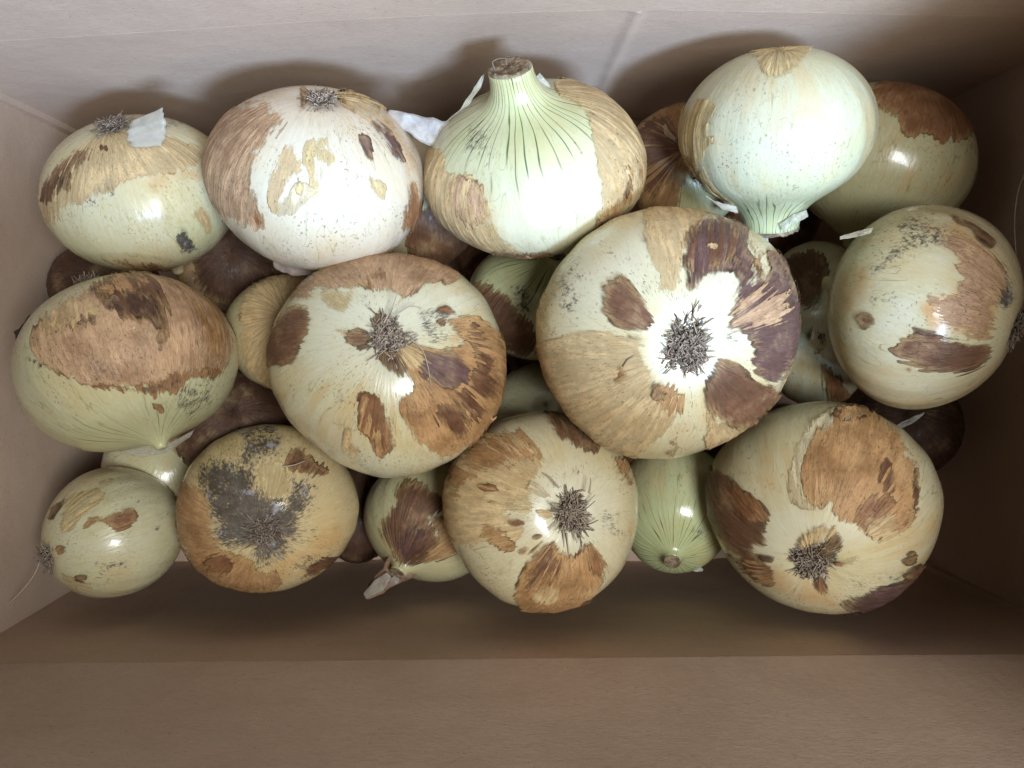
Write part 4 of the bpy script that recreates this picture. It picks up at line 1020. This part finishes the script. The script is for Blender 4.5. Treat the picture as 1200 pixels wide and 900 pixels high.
a11 = Onion('a11', (519, 483, 748, 715), 0.309, (668, 600), 'root', 1, c=0.84, seed=21, tint=(0.640, 0.560, 0.370))
z = lambda p: Z(500, 460, 3.214, p)
a11.build('onion in the near row, tan skin on its left, rusty patch below its root',
    paint=[('white', .6, 16, z([(420, 320), (560, 200), (700, 330), (700, 500), (640, 560), (560, 600), (430, 560), (370, 500), (390, 400)])),
           ('stain', .5, 18, z([(690, 560), (780, 440), (800, 540), (720, 660), (660, 700), (670, 600)])),
           ('dirt', .5, 8, z([(550, 260), (600, 260), (580, 320), (550, 310)])),
           ('dirt', .42, 14, z([(640, 440), (760, 420), (740, 560), (650, 520)])),
           ('stain', .35, 16, z([(160, 620), (300, 640), (330, 740), (220, 720)]))],
    flakes=[('tan', z([(260, 135), (330, 160), (430, 200), (432, 300), (380, 328), (395, 400), (330, 460), (300, 440), (330, 500), (380, 498), (345, 560), (330, 600), (230, 562), (190, 587), (110, 575), (40, 540), (30, 400), (80, 270), (160, 180)]), {'rag': 2.2, 'curl': .0006}),
            ('orange', z([(80, 300), (180, 200), (260, 145), (330, 165), (420, 200), (425, 250), (300, 260), (180, 330), (100, 420)]), {'rag': 6, 'curl': .0001}),
            ('orange', z([(170, 355), (270, 345), (260, 385), (180, 375)]), {'rag': 4, 'curl': .0002}),
            ('orange', z([(200, 490), (240, 500), (330, 545), (340, 600), (300, 605), (220, 560)]), {'rag': 3, 'curl': .0003}),
            ('yellow', z([(345, 375), (400, 405), (392, 450), (330, 440), (240, 420), (230, 400), (320, 410)]), {'rag': 3, 'curl': .0003}),
            ('pale', z([(370, 360), (400, 330), (470, 390), (450, 400), (410, 395)]), {'rag': 1.4, 'curl': .0009}),
            ('brown', z([(440, 75), (510, 75), (565, 140), (640, 190), (665, 215), (610, 237), (560, 195), (500, 185), (470, 140)]), {'rag': 3}),
            ('orange', z([(690, 235), (750, 250), (790, 330), (745, 352), (700, 300)]), {'rag': 3}),
            ('tan', z([(410, 440), (440, 435), (470, 455), (465, 480), (420, 470)]), {'rag': 1.5, 'curl': .0009}),
            ('rust', z([(395, 540), (420, 528), (440, 540), (400, 552)]), {'rag': 1.2}), ('rust', z([(345, 595), (375, 575), (385, 605), (355, 612)]), {'rag': 1.4}),
            ('rust', z([(305, 480), (360, 478), (380, 500), (330, 505)]), {'rag': 1.4}),
            ('orange', z([(430, 568), (480, 555), (500, 590), (560, 620), (600, 548), (650, 590), (678, 660), (645, 745), (570, 810), (500, 840), (400, 840), (325, 800), (345, 720), (370, 640)]), {'rag': 2.2, 'curl': .0006}),
            ('brown', z([(430, 575), (480, 562), (500, 620), (520, 690), (440, 700), (395, 735), (370, 680), (390, 630)]), {'rag': 4}),
            ('tan', z([(400, 735), (490, 700), (505, 780), (440, 800), (380, 780)]), {'rag': 3, 'curl': .0002}),
            ('rust', z([(600, 560), (650, 595), (670, 660), (640, 700), (600, 640)]), {'rag': 3, 'curl': .0002})],
    roots=dict(px=26, n=230, length=0.0085, lean=0.45, tone=(0.2, 0.9)))
zc = a11.C[2]
for pts in ([(664, 625), (666, 645), (668, 662)], [(660, 622), (661, 640), (656, 655)], [(655, 572), (645, 560), (638, 556)], [(690, 578), (692, 568), (692, 560)]):
    hair(a11, 'root_hair', [at(x, y, zc + .034 - .0012 * i) for i, (x, y) in enumerate(pts)], .0004, .85)

a12 = Onion('a12', (206, 497, 421, 694), 0.318, (308, 622), 'root', 1, c=0.82, seed=22, tint=(0.580, 0.450, 0.250))
z = lambda p: Z(190, 470, 3.6, p)
a12.build('mouldy onion in the near row, black rot spread over its root end',
    paint=[('dirt', .95, 22, z([(200, 240), (330, 250), (330, 190), (420, 130), (500, 150), (490, 220), (390, 260), (400, 350), (440, 395), (530, 415), (545, 330), (640, 340), (650, 400), (610, 470), (570, 520), (625, 560), (545, 590), (520, 650), (400, 710), (380, 690), (390, 620), (300, 625), (225, 605), (225, 520), (180, 440), (150, 330), (160, 270)])),
           ('dirt', .85, 20, z([(270, 110), (480, 90), (500, 180), (420, 140), (330, 190), (320, 140)])),
           ('dirt', .5, 10, z([(560, 650), (720, 630), (740, 680), (640, 740), (570, 720)])),
           ('stain', .6, 30, z([(60, 400), (160, 350), (230, 600), (400, 690), (560, 620), (840, 400), (800, 640), (500, 800), (200, 740)])),
           ('white', .9, 6, z([(265, 290), (320, 300), (335, 380), (345, 420), (315, 400), (300, 330)])), ('white', .9, 5, z([(310, 540), (345, 540), (350, 580), (315, 575)])), ('white', .8, 4, z([(480, 440), (510, 440), (505, 470), (482, 465)]))],
    flakes=[('orange', z([(30, 400), (90, 320), (170, 370), (215, 470), (225, 600), (300, 635), (380, 660), (400, 710), (495, 700), (503, 800), (380, 830), (200, 790), (60, 640)]), {'rag': 2.4}),
            ('brown', z([(510, 250), (560, 180), (620, 220), (720, 300), (700, 330), (600, 310), (530, 290)]), {'rag': 3}),
            ('brown', z([(635, 690), (700, 640), (742, 648), (720, 690), (640, 745), (580, 752), (590, 712)]), {'rag': 3}),
            ('yellow', z([(400, 265), (500, 240), (520, 300), (532, 345), (530, 412), (445, 400), (405, 340)]), {'rag': 2.2}),
            ('yellow', z([(215, 185), (320, 145), (335, 235), (270, 240)]), {'rag': 3}),
            ('rust', z([(170, 650), (290, 660), (300, 720), (220, 720)]), {'rag': 5, 'curl': .0001})],
    roots=dict(px=27, n=150, length=0.0042, lean=1.4, tone=(0.1, 0.6)))
zc = a12.C[2]
hair(a12, 'root_hair', [at(330, 547, zc + .022), at(345, 545, zc + .022), at(358, 540, zc + .020)], .0003, .9)

a13 = Onion('a13', (48, 547, 216, 701), 0.330, (58, 652), 'root', 1, c=1.04, seed=23, tint=(0.600, 0.550, 0.360))
z = lambda p: Z(0, 520, 4.09, p)
a13.build('smallest onion, in the near left corner, its root tuft trailing one long hair',
    paint=[('dirt', .62, 8, z([(420, 555), (600, 558), (620, 590), (520, 610), (450, 590)])),
           ('stain', .45, 16, z([(640, 690), (840, 600), (760, 720), (600, 740), (400, 700), (300, 600), (380, 660)])),
           ('dirt', .75, 4, z([(740, 330), (760, 330), (755, 360), (742, 352)])), ('dirt', .8, 4, z([(745, 395), (765, 398), (758, 420), (742, 412)])),
           ('white', .4, 16, z([(330, 470), (520, 430), (740, 420), (700, 520), (420, 560)])),
           ('stain', .5, 14, z([(780, 240), (860, 300), (860, 420), (800, 360)]))],
    flakes=[('yellow', z([(300, 270), (400, 203), (503, 225), (490, 272), (400, 350), (340, 420), (290, 432), (310, 340)]), {'rag': 2}),
            ('tan', z([(465, 185), (550, 163), (555, 190), (490, 217)]), {'rag': 1.6}),
            ('brown', z([(230, 320), (300, 265), (330, 265), (270, 330), (235, 380)]), {'rag': 2}),
            ('rust', z([(395, 412), (420, 380), (428, 350), (500, 362), (540, 330), (632, 296), (667, 345), (630, 390), (580, 427), (540, 415), (520, 385), (450, 378), (432, 405)]), {'rag': 1.6, 'curl': .0007}),
            ('tan', z([(520, 345), (630, 300), (650, 330), (560, 370)]), {'rag': 2}),
            ('dark', z([(530, 395), (575, 408), (580, 425), (545, 418)]), {'rag': 1}),
            ('tan', z([(300, 610), (360, 650), (460, 688), (370, 692), (320, 660)]), {'rag': 2}), ('brown', z([(365, 622), (430, 632), (400, 655), (370, 645)]), {'rag': 2}),
            ('rust', z([(275, 490), (315, 488), (318, 520), (285, 540)]), {'rag': 1.4})],
    roots=dict(px=19, n=130, length=0.0055, lean=1.0, tone=(0.15, 0.7)))
zc = a13.C[2]
hair(a13, 'root_hair', [at(47, 658, zc + .006), at(40, 675, zc + .007), at(28, 690, zc + .008), at(12, 706, zc + .010), at(-4, 714, zc + .012)], .0003, 1.0)

# --- the lower layer, seen in the gaps, with dark onions added as shade last
a5 = Onion('a5', (925, 95, 1147, 292), 0.345, (1060, 105), 'root', -1, c=0.86, seed=15, tint=(0.547, 0.513, 0.322), hi=True)
z = lambda p: Z(900, 60, 3.75, p)
a5.build('shaded onion in the far right corner with red brown skin over its top',
    paint=[('dirt', .5, 8, z([(490, 320), (560, 330), (540, 350), (490, 345)])), ('dirt', .5, 8, z([(680, 395), (760, 400), (760, 425), (690, 410)])), ('stain', .35, 20, z([(160, 700), (240, 650), (300, 760), (220, 800)]))],
    flakes=[('rust', z([(420, 240), (470, 150), (560, 100), (720, 130), (860, 220), (940, 340), (890, 375), (800, 395), (760, 412), (720, 372), (620, 382), (575, 350), (560, 290), (500, 260)]), {'rag': 3}),
            ('tan', z([(455, 480), (490, 480), (480, 500), (455, 498)]), {'rag': 1.2})])

b1 = Onion('b1', (426, 538, 585, 682), 0.352, (466, 672), 'neck', -1, c=0.88, neck=(2.3, 1.05, 0.12), seed=31, tint=(0.547, 0.503, 0.302))
z = lambda p: Z(400, 460, 3.4625, p)
b1.build('half hidden onion in the near row with a dark brown flake and withered neck',
    flakes=[('brown', z([(250, 350), (330, 358), (380, 410), (425, 430), (420, 480), (350, 510), (425, 580), (412, 650), (350, 692), (250, 712), (205, 650), (145, 550), (200, 480)]), {'rag': 2.4}),
            ('purple', z([(210, 560), (330, 540), (350, 640), (300, 690), (230, 660)]), {'rag': 4, 'curl': .0002}),
            ('orange', z([(350, 510), (450, 500), (500, 600), (420, 690), (330, 690), (350, 640), (410, 600)]), {'rag': 3})])
zc = b1.C[2]
strip(b1, 'withered_neck', [(at(484, 648, zc + .016), np.array([.0080, -.0060, 0])), (at(468, 664, zc + .019), np.array([.0052, -.0044, .001])), (at(455, 676, zc + .019), np.array([.0028, -.0034, .001])), (at(442, 687, zc + .018), np.array([.0022, -.0034, .0])), (at(428, 699, zc + .016), np.array([.0008, -.0014, 0]))], M_SKIN, (0.30, 0.17, 0.11), thick=.0009, crinkle=.0030)
strip(b1, 'skin_flake', [(at(456, 674, zc + .0215), np.array([.0010, -.0012, 0])), (at(444, 686, zc + .0205), np.array([.0016, -.0026, 0])), (at(427, 699, zc + .0180), np.array([.0006, -.0012, 0]))], M_PAPER, (0.52, 0.45, 0.36))
strip(b1, 'skin_flake', [(at(468, 672, zc + .0215), np.array([.0006, -.0008, 0])), (at(462, 681, zc + .021), np.array([.0014, -.0012, 0])), (at(455, 687, zc + .019), np.array([.0004, -.0006, 0]))], M_PAPER, (0.50, 0.42, 0.34))

b2 = Onion('b2', (722, 518, 862, 672), 0.356, (788, 658), 'neck', -1, c=0.95, neck=(2.35, 1.02, 0.14), seed=32, tint=(0.493, 0.513, 0.302))
z = lambda p: Z(720, 500, 4.5, p)
b2.build('green streaked onion wedged neck down in the near row beneath the biggest onion', green=(1.85, 2.6, 0.95),
    paint=[('dirt', .55, 10, z([(400, 540), (520, 510), (520, 570), (420, 600)])), ('stain', .4, 16, z([(420, 300), (520, 260), (500, 480), (420, 480)]))])
strip(b2, 'skin_flake', [(at(806, 664, b2.C[2] + .01), np.array([0, .0014, 0])), (at(816, 666, b2.C[2] + .01), np.array([0, .0018, 0])), (at(824, 668, b2.C[2] + .01), np.array([0, .0006, 0]))], M_PAPER, (0.5, 0.5, 0.42))

b3 = Onion('b3', (547, 282, 700, 422), 0.350, (652, 298), 'neck', -1, c=0.9, neck=(2.3, 1.03, 0.14), seed=33, tint=(0.565, 0.570, 0.363))
z = lambda p: Z(530, 250, 3.6, p)
b3.build('green topped onion in the gap left of the biggest onion, its lower side brown', green=(1.8, 2.5, 0.95),
    paint=[('dirt', .62, 10, z([(240, 300), (330, 280), (350, 440), (280, 430), (250, 360)]))],
    flakes=[('brown', z([(40, 280), (180, 315), (240, 330), (260, 380), (290, 420), (340, 450), (370, 600), (220, 600), (80, 440)]), {'rag': 3})])

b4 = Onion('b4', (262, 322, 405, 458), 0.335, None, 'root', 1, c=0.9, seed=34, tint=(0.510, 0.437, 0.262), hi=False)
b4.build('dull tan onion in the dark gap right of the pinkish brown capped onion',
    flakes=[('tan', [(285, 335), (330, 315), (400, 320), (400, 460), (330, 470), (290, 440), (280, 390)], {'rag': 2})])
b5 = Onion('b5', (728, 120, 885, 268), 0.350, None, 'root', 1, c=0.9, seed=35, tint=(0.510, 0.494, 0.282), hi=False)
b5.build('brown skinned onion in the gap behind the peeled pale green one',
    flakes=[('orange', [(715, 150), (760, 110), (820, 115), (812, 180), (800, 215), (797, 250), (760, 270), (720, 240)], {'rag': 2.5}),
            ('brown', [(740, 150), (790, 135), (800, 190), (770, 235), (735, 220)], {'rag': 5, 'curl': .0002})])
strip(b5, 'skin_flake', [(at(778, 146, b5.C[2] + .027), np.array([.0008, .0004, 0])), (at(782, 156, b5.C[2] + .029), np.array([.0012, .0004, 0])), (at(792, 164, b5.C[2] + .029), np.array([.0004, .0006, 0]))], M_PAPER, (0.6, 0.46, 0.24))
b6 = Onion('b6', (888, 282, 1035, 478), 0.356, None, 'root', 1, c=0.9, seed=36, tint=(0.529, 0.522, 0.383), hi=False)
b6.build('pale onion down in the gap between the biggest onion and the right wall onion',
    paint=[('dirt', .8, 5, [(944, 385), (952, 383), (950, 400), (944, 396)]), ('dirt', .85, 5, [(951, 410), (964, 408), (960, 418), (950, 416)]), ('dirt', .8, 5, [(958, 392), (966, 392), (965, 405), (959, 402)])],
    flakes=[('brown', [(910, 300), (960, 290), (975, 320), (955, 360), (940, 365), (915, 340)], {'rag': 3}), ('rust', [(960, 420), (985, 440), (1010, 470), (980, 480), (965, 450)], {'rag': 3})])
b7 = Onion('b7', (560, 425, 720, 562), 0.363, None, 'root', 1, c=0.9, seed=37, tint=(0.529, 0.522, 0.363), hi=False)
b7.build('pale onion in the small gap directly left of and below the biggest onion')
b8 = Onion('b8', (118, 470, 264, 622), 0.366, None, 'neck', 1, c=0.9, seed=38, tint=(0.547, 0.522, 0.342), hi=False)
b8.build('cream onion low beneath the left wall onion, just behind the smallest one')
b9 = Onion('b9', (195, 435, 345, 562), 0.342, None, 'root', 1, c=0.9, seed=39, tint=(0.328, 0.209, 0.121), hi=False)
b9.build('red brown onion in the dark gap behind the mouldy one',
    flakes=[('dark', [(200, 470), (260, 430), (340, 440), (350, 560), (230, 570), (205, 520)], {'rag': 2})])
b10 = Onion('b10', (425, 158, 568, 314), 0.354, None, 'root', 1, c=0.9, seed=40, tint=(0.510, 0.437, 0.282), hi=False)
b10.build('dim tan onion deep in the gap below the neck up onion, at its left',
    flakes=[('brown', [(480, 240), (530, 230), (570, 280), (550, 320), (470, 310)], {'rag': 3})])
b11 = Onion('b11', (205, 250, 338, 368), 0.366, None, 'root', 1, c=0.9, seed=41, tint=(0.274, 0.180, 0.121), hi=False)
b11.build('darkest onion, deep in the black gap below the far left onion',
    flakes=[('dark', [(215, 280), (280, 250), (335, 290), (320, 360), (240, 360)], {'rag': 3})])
b12 = Onion('b12', (375, 545, 470, 660), 0.385, None, 'root', 1, c=0.9, seed=42, tint=(0.12, 0.065, 0.04), hi=False)  # added onion, coloured dark to stand for the shade in this gap
b12.build('dark brown onion added as shade in the gap right of the mouldy onion',
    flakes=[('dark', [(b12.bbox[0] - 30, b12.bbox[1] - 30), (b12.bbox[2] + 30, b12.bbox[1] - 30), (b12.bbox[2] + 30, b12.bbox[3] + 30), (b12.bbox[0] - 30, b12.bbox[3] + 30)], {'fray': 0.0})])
b13 = Onion('b13', (1000, 440, 1130, 560), 0.372, None, 'root', 1, c=0.9, seed=43, tint=(0.12, 0.065, 0.04), hi=False)  # added too: dark colour covers the lit box bottom as shade would
b13.build('dark brown onion added as shade above the near right corner onion, beside the right wall',
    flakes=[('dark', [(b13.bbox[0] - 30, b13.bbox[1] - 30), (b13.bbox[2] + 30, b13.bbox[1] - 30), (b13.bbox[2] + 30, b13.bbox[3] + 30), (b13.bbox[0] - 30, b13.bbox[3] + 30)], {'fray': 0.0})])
b14 = Onion('b14', (55, 280, 190, 400), 0.372, None, 'root', 1, c=0.9, seed=44, tint=(0.12, 0.065, 0.04), hi=False)  # added dark filler in place of the deep shade by the left wall
b14.build('dark brown onion added as shade behind the capped onion at the left wall',
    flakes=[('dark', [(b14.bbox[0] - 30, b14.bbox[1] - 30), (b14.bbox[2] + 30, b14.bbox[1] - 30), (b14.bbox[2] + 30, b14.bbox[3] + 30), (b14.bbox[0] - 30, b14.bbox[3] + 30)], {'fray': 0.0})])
b15 = Onion('b15', (640, 430, 760, 560), 0.372, None, 'root', 1, c=0.9, seed=45, tint=(0.12, 0.065, 0.04), hi=False)  # added dark filler, its colour standing in for shade under the big onion
b15.build('dark brown onion added as shade directly beneath the biggest onion',
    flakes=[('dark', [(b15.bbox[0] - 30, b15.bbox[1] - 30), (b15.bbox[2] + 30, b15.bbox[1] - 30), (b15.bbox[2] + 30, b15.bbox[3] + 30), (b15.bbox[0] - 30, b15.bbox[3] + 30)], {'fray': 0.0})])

# --- the rest of the bottom layer: dark onions the upper ones rest on, filling the floor of the box
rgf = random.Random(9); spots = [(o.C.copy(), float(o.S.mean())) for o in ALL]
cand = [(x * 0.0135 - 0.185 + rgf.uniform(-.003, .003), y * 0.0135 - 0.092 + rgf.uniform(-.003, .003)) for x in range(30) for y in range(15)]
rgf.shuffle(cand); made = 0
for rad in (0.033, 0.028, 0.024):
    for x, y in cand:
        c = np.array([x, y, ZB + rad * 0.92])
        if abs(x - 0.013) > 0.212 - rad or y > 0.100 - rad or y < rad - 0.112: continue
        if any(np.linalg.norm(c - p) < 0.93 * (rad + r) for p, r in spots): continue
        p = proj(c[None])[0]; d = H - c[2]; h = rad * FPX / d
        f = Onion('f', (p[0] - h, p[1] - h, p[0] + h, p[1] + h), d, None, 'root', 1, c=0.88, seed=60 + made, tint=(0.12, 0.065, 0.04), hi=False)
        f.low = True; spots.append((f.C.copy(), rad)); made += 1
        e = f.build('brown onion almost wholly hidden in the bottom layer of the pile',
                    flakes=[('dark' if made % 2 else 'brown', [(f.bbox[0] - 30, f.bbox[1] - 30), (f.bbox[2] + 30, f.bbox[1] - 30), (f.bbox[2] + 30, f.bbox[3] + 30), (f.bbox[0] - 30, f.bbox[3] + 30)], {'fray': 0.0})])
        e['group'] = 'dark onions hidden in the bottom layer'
